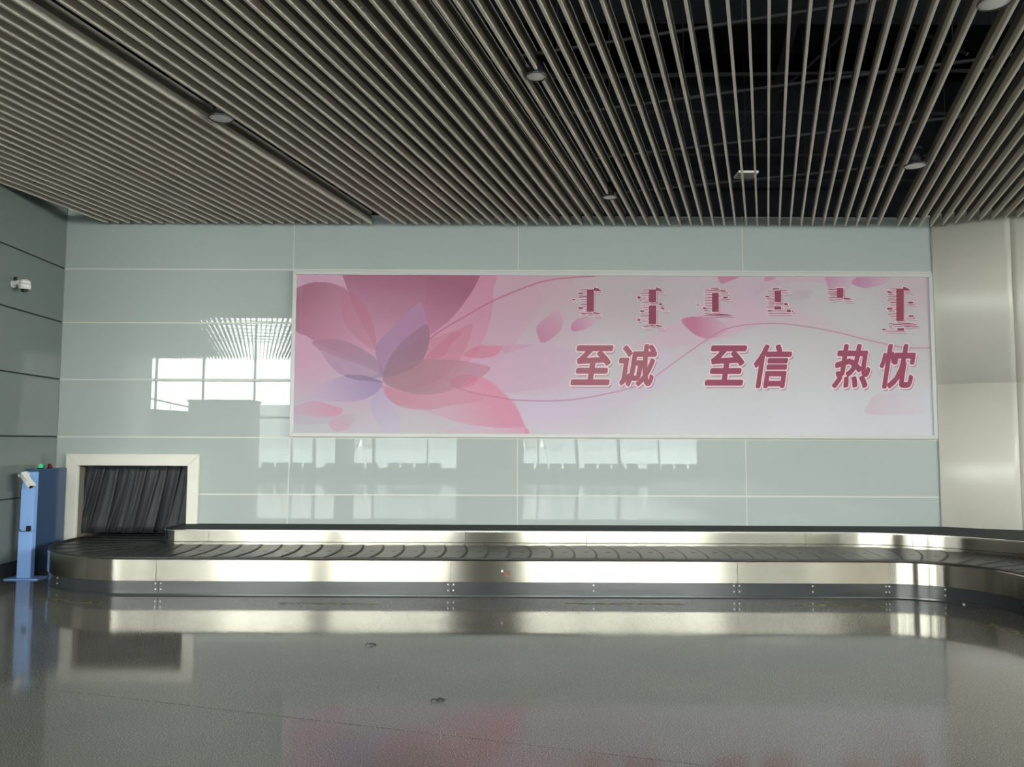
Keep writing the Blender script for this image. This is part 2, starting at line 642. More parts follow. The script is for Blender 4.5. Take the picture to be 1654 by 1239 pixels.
# carrier rails across the slats, hangers, conduits in the void
y = 10.1
cb = 0
rails = []
sd = Vector((SDX, 1)).normalized()
perp = Vector((sd.y, -sd.x))
while y > -12:
    c0 = Vector((0, y))
    # line c0 + perp*s ; z follows y
    def rp_(s_):
        p = c0 + perp * s_
        return (p.x, p.y, czt(p.y) + SH + 0.02)
    s0, s1 = -13.5, 14.0
    # keep inside the walls
    while True:
        p = c0 + perp * s0
        if p.y < D - 0.1 and (p.y < D - Lw - 0.1 or p.x > -5.75):
            break
        s0 += 0.1
    while True:
        p = c0 + perp * s1
        if p.x < XR - 0.1 and p.y > YEND:
            break
        s1 -= 0.1
    if s1 - s0 > 1:
        a = rp_(s0)
        b_ = rp_(s1)
        MB().bar(a, b_, 0.022, 0.022).build('carrier_rail', M['rail'], ceiling).location = (0, -YC, -ZC)
        if y > 3:
            s_ = -2.6 + random.random()
            while s_ < 6:
                if s0 + 0.2 < s_ < s1 - 0.2:
                    p = rp_(s_)
                    o = MB().cyl((p[0], p[1], p[2]), (p[0], p[1], 7.58), 0.005, seg=5).build('hanger_rod', M['pipe'], ceiling)
                    o.location = (0, -YC, -ZC)
                s_ += 1.45
    y -= 1.22

def void_part(name, mb, m):
    o = mb.build(name, m, ceiling)
    o.location = (0, -YC, -ZC)
    return o

for (yy, zz, tilt, r_) in ((6.6, 5.55, 0.10, 0.016), (6.75, 5.6, 0.05, 0.012), (8.0, 5.35, -0.06, 0.016), (8.15, 5.42, -0.02, 0.012),
                          (8.9, 5.30, 0.03, 0.02), (9.75, 5.12, 0.02, 0.02), (5.7, 5.75, 0.08, 0.02), (5.5, 5.8, 0.02, 0.012), (10.2, 4.95, 0.0, 0.015)):
    void_part('conduit', MB().cyl((-5.5, yy - tilt * 6, zz), (12.5, yy + tilt * 6 if yy + tilt * 6 < 10.4 else 10.4, zz + 0.1), r_, seg=6), M['pipe'])
void_part('brace', MB().bar((3.1, 9.9, 5.2), (2.55, 5.2, 6.9), 0.09, 0.04), M['pipe'])
void_part('brace', MB().bar((4.2, 7.2, 5.2), (3.0, 8.6, 6.9), 0.03, 0.03), M['pipe'])
void_part('brace', MB().bar((5.5, 6.2, 5.1), (4.2, 7.6, 6.9), 0.025, 0.025), M['pipe'])
void_part('brace', MB().bar((2.2, 10.2, 5.0), (3.8, 8.9, 6.3), 0.025, 0.025), M['pipe'])
void_part('cable_tray', MB().box(-5.5, 12, 7.2, 7.5, 6.2, 6.26), M['pipe'])
void_part('duct', MB().box(-5.4, 12, 8.9, 9.6, 6.4, 6.9), M['void'])

# shallow speaker box hanging in the void
sb = empty('speaker_box', (2.96, 10.0, 4.99), 'pale flat box hung in the black void above the slats', 'speaker')
MB().box(-0.125, 0.125, -0.12, 0.12, 0, 0.03).build('housing', M['lamp_disc'], sb, bevel=0.004)
MB().cyl((0, 0, 0.03), (0, 0, 2.6), 0.006, seg=6).build('hanger_rod', M['pipe'], sb)


# recessed downlights
def downlight(x, y, r, label):
    z = czt(y) - 0.012
    t_ = empty('downlight', (x, y, z), label, 'ceiling light', 'round unlit downlights between the ceiling slats')
    # ring
    seg = 28
    vs_, fs = [], []
    prof = [(r * 0.90, 0.010), (r * 0.92, -0.001), (r * 0.98, 0.0), (r, 0.006), (r * 0.98, 0.016), (r * 0.78, 0.02)]
    for (rr, zz) in prof:
        for k_ in range(seg):
            a = 2 * PI * k_ / seg
            vs_.append((rr * math.cos(a), rr * math.sin(a), zz))
    for i in range(len(prof) - 1):
        for k_ in range(seg):
            j = (k_ + 1) % seg
            fs.append((i * seg + k_, i * seg + j, (i + 1) * seg + j, (i + 1) * seg + k_))
    mesh_obj('rim', vs_, fs, M['lamp_rim'], t_, smooth=True)
    # slightly domed diffuser
    vs_, fs = [(0, 0, 0.0)], []
    for i, rr in enumerate((0.4, 0.78, 0.92)):
        for k_ in range(seg):
            a = 2 * PI * k_ / seg
            vs_.append((r * rr * math.cos(a), r * rr * math.sin(a), (0.001, 0.003, 0.007)[i]))
    for k_ in range(seg):
        fs.append((0, 1 + (k_ + 1) % seg, 1 + k_))
    for i in range(2):
        for k_ in range(seg):
            j = (k_ + 1) % seg
            fs.append((1 + i * seg + k_, 1 + i * seg + j, 1 + (i + 1) * seg + j, 1 + (i + 1) * seg + k_))
    mesh_obj('diffuser', vs_, fs, M['lamp_disc'], t_, smooth=True)
    MB().cyl((0, 0, 0.016), (0, 0, 0.19), r * 0.66, seg=20).build('can', M['lamp_rim'], t_, smooth=True)
    return t_


downlight(-2.679, 7.185, 0.112, 'large pale downlight in the wide slat gap at upper left')
MBc = MB().box(-0.14, -0.085, 0.07, 0.10, 0.012, 0.035)
MBc.build('spring_clip', M['white_plastic'], bpy.data.objects['downlight'])
downlight(0.187, 6.373, 0.09, 'black-rimmed downlight breaking one slat, top centre')
downlight(1.142, 9.283, 0.088, 'small downlight breaking a slat close above the billboard')
downlight(4.228, 8.268, 0.112, 'oval-looking white downlight in the right-hand slat gap near the wall')
downlight(3.298, 5.307, 0.112, 'downlight cut by the upper edge of the photo at right')
# ------------------------------------------------------------------ round column
column = empty('column', (COLC[0], COLC[1], 0), 'large round cream-clad column at the right end of the wall', kind='structure')


def col_panel(a0, a1, z0, z1, r=COLR):
    n = 20
    vs_, fs = [], []
    for i in range(n + 1):
        a = a0 + (a1 - a0) * i / n
        for rr in (r, r - 0.02):
            for z in (z0, z1):
                vs_.append((rr * math.cos(a), rr * math.sin(a), z))
    for i in range(n):
        k_ = i * 4
        fs += [(k_, k_ + 4, k_ + 5, k_ + 1), (k_ + 3, k_ + 7, k_ + 6, k_ + 2), (k_ + 1, k_ + 5, k_ + 7, k_ + 3), (k_ + 2, k_ + 6, k_ + 4, k_)]
    fs += [(0, 1, 3, 2), (n * 4 + 2, n * 4 + 3, n * 4 + 1, n * 4)]
    o = mesh_obj('cladding_panel', vs_, fs, M['cream'], column)
    for p in o.data.polygons[:]:
        p.use_smooth = False
    bm = bmesh.new()
    bm.from_mesh(o.data)
    bmesh.ops.recalc_face_normals(bm, faces=bm.faces)
    bm.to_mesh(o.data)
    bm.free()
    for p in o.data.polygons:
        c_ = p.center
        if abs(Vector((c_.x, c_.y)).length - r) < 0.01:
            p.use_smooth = True
    return o


asm = math.atan2(10.06 - COLC[1], 6.33 - COLC[0])
da = math.radians(36)
for a0 in (asm - 2 * da, asm - da, asm, asm + da, asm + 2 * da, asm + 3 * da, asm + 4 * da, asm + 5 * da, asm + 6 * da, asm + 7 * da):
    for (z0, z1) in ((0, 2.375), (2.381, 4.63)):
        col_panel(a0 + 0.0016, a0 + da - 0.0016, z0, z1)
MB().cyl((0, 0, 0), (0, 0, 4.62), COLR - 0.012, seg=60).build('column_core', M['joint_white'], column, smooth=True)

MB().cyl((0, 0, 4.62), (0, 0, 7.6), COLR - 0.10, seg=40).build('column_head', M['void'], column, smooth=True)

# ------------------------------------------------------------------ luggage carousel
ZB = 0.372           # belt surface
ZP = 0.545           # plinth top
BW = 1.22            # belt width
# outer-edge path pieces, in travel order
path = []


def seg_line(a, b_):
    path.append(('L', Vector(a), Vector(b_), (Vector(b_) - Vector(a)).length))


def seg_arc(c, r, a0, a1):
    path.append(('A', Vector(c), r, a0, a1, abs(a1 - a0) * r))


# centre line pieces: outer edge is to the right of travel, inner to the left
HB = BW / 2
seg_line((-5.45 + HB, 11.9), (-5.45 + HB, 9.97))
seg_arc((-4.0, 9.97), 1.45 - HB, PI, 1.5 * PI)            # turn left (counter-clockwise)
seg_line((-4.0, 8.52 + HB), (3.9, 8.52 + HB))
seg_arc((3.9, 7.62), 0.9 + HB, PI / 2, 0)                 # turn right (clockwise)
seg_line((4.8 + HB, 7.62), (4.8 + HB, -4.0))
seg_arc((6.62, -4.0), 1.82 - HB, PI, 2 * PI)
seg_line((8.44 - HB, -4.0), (8.44 - HB, 9.5))
LTOT = sum(p[-1] for p in path)
cum = [0]
for p in path:
    cum.append(cum[-1] + p[-1])


def at(s):
    """centre point, unit heading, unit left normal at arc length s along the belt centre line"""
    s = max(0, min(LTOT - 1e-6, s))
    for i, p in enumerate(path):
        if s < cum[i + 1] or i == len(path) - 1:
            q = (s - cum[i]) / p[-1]
            if p[0] == 'L':
                d = (p[2] - p[1]).normalized()
                return p[1] + (p[2] - p[1]) * q, d, Vector((-d.y, d.x))
            a = p[3] + (p[4] - p[3]) * q
            sg = 1 if p[4] > p[3] else -1
            d = Vector((-math.sin(a), math.cos(a))) * sg
            return p[1] + Vector((math.cos(a), math.sin(a))) * p[2], d, Vector((-d.y, d.x))


def off(s, o):
    c, d, n = at(s)
    p = c + n * o
    return p


def stations(s0, s1):
    out_ = [s0]
    for i, p in enumerate(path):
        a, b_ = max(s0, cum[i]), min(s1, cum[i + 1])
        if b_ - a <= 1e-5:
            continue
        n = max(1, int((b_ - a) / (0.25 if p[0] == 'L' else 0.06)))
        for k_ in range(1, n + 1):
            out_.append(a + (b_ - a) * k_ / n)
    return out_


car = empty('luggage_carousel', (0, 9.1, 0), 'stainless steel luggage carousel with overlapping black belt plates, below the billboard', 'carousel')
CP = Vector((0, 9.1, 0))


def sweep(name, s0, s1, prof, m, closed=True, smooth=True):
    """prof: list of (offset from centre line (left +), z)"""
    st = stations(s0, s1)
    k_ = len(prof)
    vs_, fs, uv = [], [], []
    pl = [0]
    for (a_, b_) in zip(prof[:-1], prof[1:]):
        pl.append(pl[-1] + math.hypot(a_[0] - b_[0], a_[1] - b_[1]))
    for s in st:
        for j, (o, z) in enumerate(prof):
            p = off(s, o)
            vs_.append((p.x - CP.x, p.y - CP.y, z))
            uv.append((s, pl[j]))
    n = len(st)
    for i in range(n - 1):
        for j in range(k_ if closed else k_ - 1):
            j2 = (j + 1) % k_
            fs.append((i * k_ + j, i * k_ + j2, (i + 1) * k_ + j2, (i + 1) * k_ + j))
    if closed:
        fs.append(tuple(range(k_ - 1, -1, -1)))
        fs.append(tuple((n - 1) * k_ + j for j in range(k_)))
    o = mesh_obj(name, vs_, fs, m, car, uv=uv)
    bm = bmesh.new()
    bm.from_mesh(o.data)
    bmesh.ops.recalc_face_normals(bm, faces=bm.faces)
    for e_ in bm.edges:
        if len(e_.link_faces) == 2:
            e_.smooth = e_.calc_face_angle(0) < 0.35
    bm.to_mesh(o.data)
    bm.free()
    if smooth:
        for p in o.data.polygons:
            p.use_smooth = True
    return o


def s_at_x(x):          # straight front part
    return cum[2] + (x + 4.0)


LEG0 = cum[4]
S_IN = 1.35             # belt surface begins inside the tunnel
steel_j = [1.46, s_at_x(-3.70), s_at_x(-0.63), s_at_x(2.36), s_at_x(3.96), LEG0 + 1.2]
while steel_j[-1] < cum[5] - 2:
    steel_j.append(steel_j[-1] + 3.0)
steel_j += [cum[6], LTOT - 7, LTOT - 3.5, LTOT]
G = 0.0018
for a, b_ in zip(steel_j[:-1], steel_j[1:]):
    sweep('outer_fascia', a + G, b_ - G, [(-HB, 0.147), (-HB - 0.012, 0.150), (-HB - 0.014, 0.366), (-HB - 0.006, 0.379), (-HB + 0.02, 0.380), (-HB + 0.02, 0.147)], M['steel'])
kick_j = [1.46, cum[1] + 0.75, s_at_x(-3.68), s_at_x(-0.63), s_at_x(2.35), s_at_x(3.94), cum[4] - 0.02, LEG0 + 3]
while kick_j[-1] < cum[5] - 2:
    kick_j.append(kick_j[-1] + 3.0)
kick_j += [cum[6], LTOT - 6, LTOT]
kicks = []
for i, (a, b_) in enumerate(zip(kick_j[:-1], kick_j[1:])):
    jx = 0.001 * (i % 2)
    kp_ = sweep('kick_plate', a + G, b_ - G, [(-HB + 0.003 - jx, 0.018), (-HB + 0.003 - jx, 0.146), (-HB + 0.02, 0.146), (-HB + 0.02, 0.018)], M['kick'])
    kicks.append((a, b_, kp_))
sweep('floor_trim', 1.46, LTOT, [(-HB - 0.006, 0.0), (-HB - 0.004, 0.017), (-HB + 0.02, 0.017), (-HB + 0.02, 0.0)], M['kick'])
sweep('rubber_edge', 1.46, LTOT, [(-HB - 0.004, 0.3805), (-HB - 0.002, 0.392), (-HB + 0.035, 0.394), (-HB + 0.05, 0.3805)], M['rubber'])
sweep('belt_bed', 0.4, LTOT, [(-HB + 0.021, 0.30), (-HB + 0.021, 0.352), (HB - 0.012, 0.352), (HB - 0.012, 0.30)], M['rubber'])
inner_j = [1.46, s_at_x(-3.62), s_at_x(-0.55), s_at_x(0.9), s_at_x(3.52), cum[3] + 0.6, cum[4] + 2]
while inner_j[-1] < cum[5] - 2:
    inner_j.append(inner_j[-1] + 3.0)
inner_j += [cum[6], LTOT - 6, LTOT - 0.4]
for a, b_ in zip(inner_j[:-1], inner_j[1:]):
    sweep('inner_fascia', a + G, b_ - G, [(HB - 0.014, 0.350), (HB - 0.014, 0.402), (HB - 0.004, 0.408), (HB - 0.002, 0.527), (HB + 0.015, 0.528), (HB + 0.015, 0.350)], M['steel'])
sweep('plinth_edge_trim', 1.46, LTOT - 0.4, [(HB - 0.012, 0.529), (HB - 0.012, ZP - 0.001), (HB + 0.012, ZP + 0.001), (HB + 0.012, 0.529)], M['steel_trim'])

# plinth top
pp = []
for s in stations(1.46, LTOT - 0.4):
    p = off(s, HB + 0.012)
    pp.append((p.x, p.y - CP.y))
ywl = D - 0.012 - CP.y
arc = []
for i in range(25):
    x = pp[-1][0] + (5.50 - pp[-1][0]) * i / 24
    rr = COLR + 0.006
    arc.append((x, min(ywl, COLC[1] - math.sqrt(rr * rr - (x - COLC[0]) ** 2) - CP.y)))
pp = [(pp[0][0], ywl)] + pp + arc
MB().poly(pp, 'z', 0.50, ZP).build('plinth_top', M['plinth'], car)

# screws on the kick plates (pairs at joints, one column at mid supports)
def screw(s, z, mbx):
    c, d, n = at(s)
    p = c + n * (-HB + 0.003)
    a = Vector((p.x, p.y - CP.y, z)) - Vector((n.x, n.y, 0)) * 0.002
    b_ = a - Vector((n.x, n.y, 0)) * 0.007
    mbx.cyl(a, b_, 0.0095, 0.006, seg=8)


for s, two in [(kick_j[1], 0), (kick_j[2], 1), (kick_j[3], 1), (s_at_x(0.858), 0), (kick_j[4], 1), (s_at_x(3.143), 0), (kick_j[5], 1),
               (cum[3] + 0.95, 0), (kick_j[6], 1), (LEG0 + 1.5, 0), (LEG0 + 3, 1)]:
    for ds in ((-0.028, 0.028) if two else (0.0,)):
        for z in (0.062, 0.121):
            mm = MB()
            screw(s + ds, z, mm)
            mm.build('screw', M['screw'], [q_[2] for q_ in kicks if q_[0] <= s + ds <= q_[1]][0])

# reddish sticker on the front fascia
MB().box(-0.07, -0.02, 8.52 - 0.0165 - CP.y, 8.52 - 0.0135 - CP.y, 0.215, 0.262).build('sticker', M['sticker'], car)
MB().box(-0.105, -0.085, 8.52 - 0.0165 - CP.y, 8.52 - 0.0135 - CP.y, 0.255, 0.275).build('sticker', M['white_plastic'], car)

# belt plates, crescent shaped and overlapping
PL = 0.2405
nV = 8


def plate(s0):
    vs_, fs, mi = [], [], []
    L_ = PL * 1.22
    lead, trail = ZB + 0.0075, ZB - 0.004
    w0, w1 = -HB + 0.03, HB - 0.020
    zt = []
    for i, (ds, z) in enumerate(((0.0, trail), (L_ - 0.026, lead), (L_, lead - 0.004))):
        for j in range(nV + 1):
            v_ = w0 + (w1 - w0) * j / nV
            q = (v_ / HB)
            bow = 0.075 * (1 - q * q)
            p = off(s0 + ds + bow - 0.04, v_)
            for dz in (0.0, -0.006):
                vs_.append((p.x - CP.x, p.y - CP.y, z + dz))
    w = (nV + 1) * 2
    for j in range(nV):
        a = j * 2
        fs += [(a, a + 2, w + a + 2, w + a), (a + 1, w + a + 1, w + a + 3, a + 3), (a, a + 1, a + 3, a + 2)]
        c2_ = w + a
        fs += [(c2_, c2_ + 2, w + c2_ + 2, w + c2_), (c2_ + 1, w + c2_ + 1, w + c2_ + 3, c2_ + 3), (w + c2_, w + c2_ + 2, w + c2_ + 3, w + c2_ + 1)]
        mi += [0, 0, 0, 1, 1, 1]  # leading lip coloured dark to stand for the shaded gap between plates
    e_ = nV * 2
    for k_ in (0, w):
        fs += [(k_, k_ + w, k_ + w + 1, k_ + 1), (k_ + e_, k_ + e_ + 1, k_ + w + e_ + 1, k_ + w + e_)]
        mi += [0, 0]
    # bolt head recess disc, dark, in the middle
    for (uu, vv, rr) in ((0.62, 0.02, 0.030),):
        n = len(vs_)
        for k_ in range(10):
            t_ = 2 * PI * k_ / 10
            ds = L_ * uu + 0.035 + rr * math.cos(t_)
            p = off(s0 + ds, vv + rr * math.sin(t_))
            vs_.append((p.x - CP.x, p.y - CP.y, trail + (lead - trail) * ((ds - 0.035) / L_) + 0.0016))
        fs.append(tuple(range(n, n + 10)))
        mi.append(1)
    o = mesh_obj('belt_plate', vs_, fs, [M['plate'], M['spot_and_gap_shade']], car, mi)
    return o


s = 0.42
while s < LTOT - 0.35:
    plate(s)
    s += PL

# ------------------------------------------------------------------ belt opening with strip curtain
opn = empty('trim_1', (-4.88, D, 0), 'cream mitred metal frame around the belt opening', kind='structure')
ox0, ox1, oz1 = -5.745 + 4.88, -4.035 + 4.88, 1.432
ix0, ix1, iz1 = -5.59 + 4.88, -4.175 + 4.88, 1.285
zb_ = 0.33
yf, yb_ = -0.055, -0.002
mg = 0.0015
MB().poly([(ox0 + mg, oz1), (ix0 + mg, iz1), (ix1 - mg, iz1), (ox1 - mg, oz1)], 'y', yf, yb_).build('header', M['opening_frame'], opn, bevel=0.003)
MB().poly([(ox0, zb_), (ix0, zb_), (ix0, iz1 - mg), (ox0, oz1 - mg)], 'y', yf, yb_).build('jamb', M['opening_frame'], opn, bevel=0.003)
MB().poly([(ix1, zb_), (ox1, zb_), (ox1, oz1 - mg), (ix1, iz1 - mg)], 'y', yf, yb_).build('jamb', M['opening_frame'], opn, bevel=0.003)
# tunnel behind
MB().box(ix0 - 0.03, ix0, 0.001, 1.6, 0.0, iz1 + 0.02).build('tunnel_side', M['tunnel'], opn)
MB().box(ix1, ix1 + 0.03, 0.001, 1.6, 0.0, iz1 + 0.02).build('tunnel_side', M['tunnel'], opn)
MB().box(ix0 - 0.03, ix1 + 0.03, 0.001, 1.6, iz1 + 0.021, iz1 + 0.05).build('tunnel_top', M['tunnel'], opn)
MB().box(ix0 - 0.03, ix1 + 0.03, 1.6, 1.65, 0.0, iz1 + 0.05).build('tunnel_end', M['void'], opn)
# curtain of hanging rubber strips, swept to the left
cur = empty('strip_curtain', (-4.88, D + 0.14, 0.40), 'black rubber strip curtain hanging crooked in the cream belt opening', 'curtain')
NS = 15
xa, xb = ix0 + 0.11, ix1 - 0.035
for k_ in range(NS):
    x = xa + (xb - xa) * k_ / (NS - 1)
    w = 0.135
    lean = -0.185 - 0.03 * math.sin(k_ * 1.7) + (0.05 if k_ > 11 else 0)
    zt, zb2 = iz1 - 0.005 - 0.40, 0.0 + random.uniform(0.0, 0.02)
    yo = 0.018 * (k_ % 3) - 0.03 * random.random()
    nz = 10
    vs_, fs = [], []
    tw = random.uniform(-0.025, 0.025)
    ph = random.uniform(0, 6)
    for i in range(nz + 1):
        q = i / nz
        z = zt + (zb2 - zt) * q
        xx_ = x + lean * q ** 1.15
        for (sx, sy) in ((-1, -0.012), (-0.4, 0.006), (0.4, 0.004), (1, -0.010)):
            yy_ = yo + sy + tw * sx * q + 0.012 * math.sin(ph + 3 * q)
            vs_.append((max(xx_ + sx * w / 2 * (1 - 0.1 * q), ix0 + 0.012), yy_, z))
    for i in range(nz):
        for j in range(3):
            fs.append((i * 4 + j, i * 4 + j + 1, (i + 1) * 4 + j + 1, (i + 1) * 4 + j))
    o = mesh_obj('curtain_strip', vs_, fs, M['curtain'], cur, smooth=True)
    md = o.modifiers.new('thick', 'SOLIDIFY')
    md.thickness = 0.004
MB().box(ix0 + 0.04, ix1 - 0.002, -0.03, 0.04, iz1 - 0.40 - 0.02, iz1 - 0.40 - 0.0).build('curtain_rail', M['lamp_rim'], cur)

# ------------------------------------------------------------------ billboard
BX0, BX1, BZ0, BZ1 = -2.878, 5.508, 1.664, 3.838
BY = D - 0.06
bb = empty('billboard', (0, D, 0), 'wide pink flower billboard with Chinese and Mongolian lettering on the glass wall', 'billboard')
fwd_ = 0.052
for (pts) in ([(BX0, BZ1), (BX0 + fwd_, BZ1 - fwd_), (BX1 - fwd_, BZ1 - fwd_), (BX1, BZ1)],
              [(BX0, BZ0), (BX1, BZ0), (BX1 - fwd_, BZ0 + fwd_), (BX0 + fwd_, BZ0 + fwd_)],
              [(BX0, BZ0), (BX0 + fwd_, BZ0 + fwd_), (BX0 + fwd_, BZ1 - fwd_), (BX0, BZ1)],
              [(BX1, BZ0), (BX1, BZ1), (BX1 - fwd_, BZ1 - fwd_), (BX1 - fwd_, BZ0 + fwd_)]):
    MB().poly(pts, 'y', BY - D, -0.004).build('frame_rail', M['frame_white'], bb, bevel=0.006)


def seg_poly(pts, closed=True, n=10):
    """Catmull-Rom through the points"""
    P = np.array(pts, float)
    N = len(P)
    res = []
    rng = range(N) if closed else range(N - 1)
    for i in rng:
        p0 = P[(i - 1) % N] if (closed or i > 0) else P[i]
        p1 = P[i]
        p2 = P[(i + 1) % N]
        p3 = P[(i + 2) % N] if (closed or i + 2 < N) else P[(i + 1) % N]
        for k_ in range(n):
            t = k_ / n
            res.append(0.5 * ((2 * p1) + (-p0 + p2) * t + (2 * p0 - 5 * p1 + 4 * p2 - p3) * t * t + (-p0 + 3 * p1 - 3 * p2 + p3) * t ** 3))
    if not closed:
        res.append(P[-1])
    return np.array(res)


# the printed sheet, one small cell per grid point, colours only
PX0, PX1, PZ0, PZ1 = BX0 + fwd_ - 0.004, BX1 - fwd_ + 0.004, BZ0 + fwd_ - 0.004, BZ1 - fwd_ + 0.004
PY = BY + 0.018
NX, NZ = 1180, 300
gx = np.linspace(PX0, PX1, NX)
gz = np.linspace(PZ0, PZ1, NZ)
GX, GZ = np.meshgrid(gx, gz)
# sheet coordinates: the units in which the artwork was measured
V = np.stack([GX, np.full_like(GX, PY), GZ - EYE], -1)
rtn, upn, fwn = np.array(rt), np.array(up), np.array(fw)
dd = V @ fwn
U = 827 + FPX * (V @ rtn) / dd
T = 619.5 - FPX * (V @ upn) / dd
u0, u1, t0, t1 = U.min(), U.max(), T.min(), T.max()


def srgb(a):
    a = np.asarray(a, float)
    return a


img = np.zeros(U.shape + (3,))
ctrl = [(480, 445, (196, 152, 176)), (480, 560, (198, 150, 176)), (480, 700, (184, 184, 188)), (640, 700, (192, 182, 190)), (600, 620, (190, 160, 180)),
        (860, 480, (190, 162, 172)), (860, 600, (196, 168, 184)), (880, 690, (198, 186, 198)), (1000, 480, (187, 172, 178)), (1000, 600, (192, 186, 190)),
        (1100, 690, (201, 199, 205)), (1250, 480, (192, 178, 186)), (1250, 600, (198, 194, 198)), (1300, 690, (204, 202, 208)), (1490, 460, (196, 176, 184)),
        (1490, 560, (194, 188, 190)), (1490, 690, (204, 202, 212)), (1380, 520, (194, 190, 192))]
wsum = np.zeros(U.shape)
for (cx, cy, col) in ctrl:
    w_ = 1.0 / (((U - cx) / 1.6) ** 2 + (T - cy) ** 2 + 900) ** 1.6
    img += w_[..., None] * np.array(col, float)
    wsum += w_
img /= wsum[..., None]


def inside(poly):
    x, y = U, T
    mnx, mny = poly.min(0)
    mxx, mxy = poly.max(0)
    r = np.zeros(U.shape, bool)
    sel = (x >= mnx) & (x <= mxx) & (y >= mny) & (y <= mxy)
    if not sel.any():
        return r
    xs_, ys_ = x[sel], y[sel]
    c = np.zeros(xs_.shape, bool)
    j = len(poly) - 1
    for i in range(len(poly)):
        xi, yi = poly[i]
        xj, yj = poly[j]
        if yi != yj:
            cond = ((yi > ys_) != (yj > ys_)) & (xs_ < (xj - xi) * (ys_ - yi) / (yj - yi) + xi)
            c ^= cond
        j = i
    r[sel] = c
    return r


def A6(p):
    return [(460 + x / 4.13, 420 + y / 4.13) for x, y in p]


def A7(p):
    return [(820 + x / 4.129, 420 + y / 4.129) for x, y in p]


def A8(p):
    return [(1180 + x / 4.129, 420 + y / 4.129) for x, y in p]


def petal(pts, c0, c1=None, d=None, a0=0.6, a1=None, sharp=True):
    """lay a translucent petal on the print; colour c0 at d[0], c1 at d[1]; alpha the same"""
    poly = seg_poly(pts)
    m_ = inside(poly)
    c1 = c1 or c0
    a1 = a0 if a1 is None else a1
    if d:
        (ax, ay), (bx_, by_) = d
        L2 = (bx_ - ax) ** 2 + (by_ - ay) ** 2
        q = np.clip(((U - ax) * (bx_ - ax) + (T - ay) * (by_ - ay)) / L2, 0, 1)[..., None]
    else:
        q = np.zeros(U.shape + (1,))
    col = np.array(c0, float) * (1 - q) + np.array(c1, float) * q
    al = a0 * (1 - q) + a1 * q
    mm = m_[..., None]
    img[:] = np.where(mm, img * (1 - al) + col * al, img)


def D6(a, b_):
    return (A6([a])[0], A6([b_])[0])


def D7(a, b_):
    return (A7([a])[0], A7([b_])[0])


# wide pale sweeps behind the flower
petal(A6([(700, 800), (950, 400), (1200, 60), (1500, 40), (1790, 60), (1800, 180), (1650, 400), (1480, 620), (1350, 740), (1150, 850), (900, 900)]), (198, 146, 168), (192, 156, 172), D6((900, 600), (1650, 200)), 0.55, 0.45)
petal(A7([(-420, 60), (150, 60), (300, 90), (240, 240), (130, 450), (0, 610), (-300, 800), (-500, 500)]), (196, 148, 168), None, None, 0.30)
petal(A7([(150, 60), (420, 40), (610, 110), (520, 180), (400, 320), (330, 345), (240, 300), (200, 200)]), (196, 160, 172), None, None, 0.30)
petal(A7([(-300, 600), (-150, 570), (0, 562), (150, 565), (300, 580), (460, 612), (440, 690), (390, 780), (330, 835), (150, 870), (0, 887), (-250, 880)]), (200, 155, 182), (196, 164, 188), D7((-200, 700), (400, 700)), 0.55, 0.6)
petal(A7([(0, 895), (200, 905), (600, 830), (900, 700), (1060, 600), (1100, 700), (1000, 860), (760, 980), (480, 1045), (160, 1105), (60, 1040)]), (199, 180, 204), None, None, 0.5)
petal(A7([(830, 578), (960, 500), (1165, 395), (1320, 335), (1569, 270), (1720, 400), (1569, 470), (1450, 515), (1300, 560), (1080, 580)]), (203, 165, 184), None, None, 0.55)
petal(A7([(850, 640), (1000, 632), (1150, 645), (1320, 700), (1250, 560), (1050, 560)]), (198, 172, 186), None, None, 0.3)
petal(A7([(1330, 60), (1620, 60), (1700, 110), (1640, 300), (1550, 480), (1450, 520), (1440, 420), (1500, 300)]), (202, 168, 184), None, None, 0.45)
petal(A8([(160, 240), (230, 120), (330, 60), (700, 90), (1000, 130), (700, 150), (400, 150), (260, 190)]), (200, 160, 180), None, None, 0.45)
petal(A8([(80, 275), (300, 270), (480, 340), (620, 400), (700, 450), (480, 430), (260, 415), (60, 430), (0, 400)]), (206, 172, 190), None, None, 0.5)
petal(A8([(400, 230), (470, 200), (545, 205), (520, 250), (440, 270), (395, 262)]), (182, 162, 172), None, None, 0.5)
petal(A8([(480, 330), (680, 400), (860, 480), (1100, 560), (1335, 560), (1335, 620), (900, 560), (640, 470)]), (200, 182, 190), None, None, 0.4)
petal(A8([(920, 1028), (918, 960), (960, 905), (1040, 890), (1260, 892), (1275, 960), (1270, 1028)]), (199, 178, 188), (204, 192, 200), (A8([(930, 960)])[0], A8([(1270, 960)])[0]), 0.75, 0.4)
# main petals
petal(A6([(1388, 60), (1388, 200), (1385, 320), (1350, 470), (1290, 600), (1150, 760), (900, 880), (655, 800), (760, 560), (930, 300), (1000, 60)]), (194, 116, 146), (192, 134, 160), D6((1300, 150), (900, 800)), 0.62, 0.45)
petal(A6([(380, 60), (850, 40), (1318, 60), (1300, 110), (1240, 225), (1110, 390), (950, 520), (800, 640), (660, 770), (605, 600), (500, 400), (430, 230), (388, 110)]), (142, 78, 102), (182, 122, 152), D6((800, 95), (680, 640)), 0.9, 0.5)
petal(A6([(70, 195), (150, 158), (235, 147), (330, 160), (420, 205), (500, 270), (560, 350), (600, 470), (608, 600), (640, 690), (655, 757), (560, 700), (400, 640), (230, 560), (150, 510), (80, 480), (20, 400), (20, 260)]), (146, 88, 108), (190, 124, 148), D6((110, 260), (560, 600)), 0.9, 0.45)
petal(A6([(370, 260), (385, 170), (420, 205), (500, 270), (560, 350), (600, 470), (608, 600), (500, 540), (400, 420)]), (170, 98, 120), None, None, 0.35)
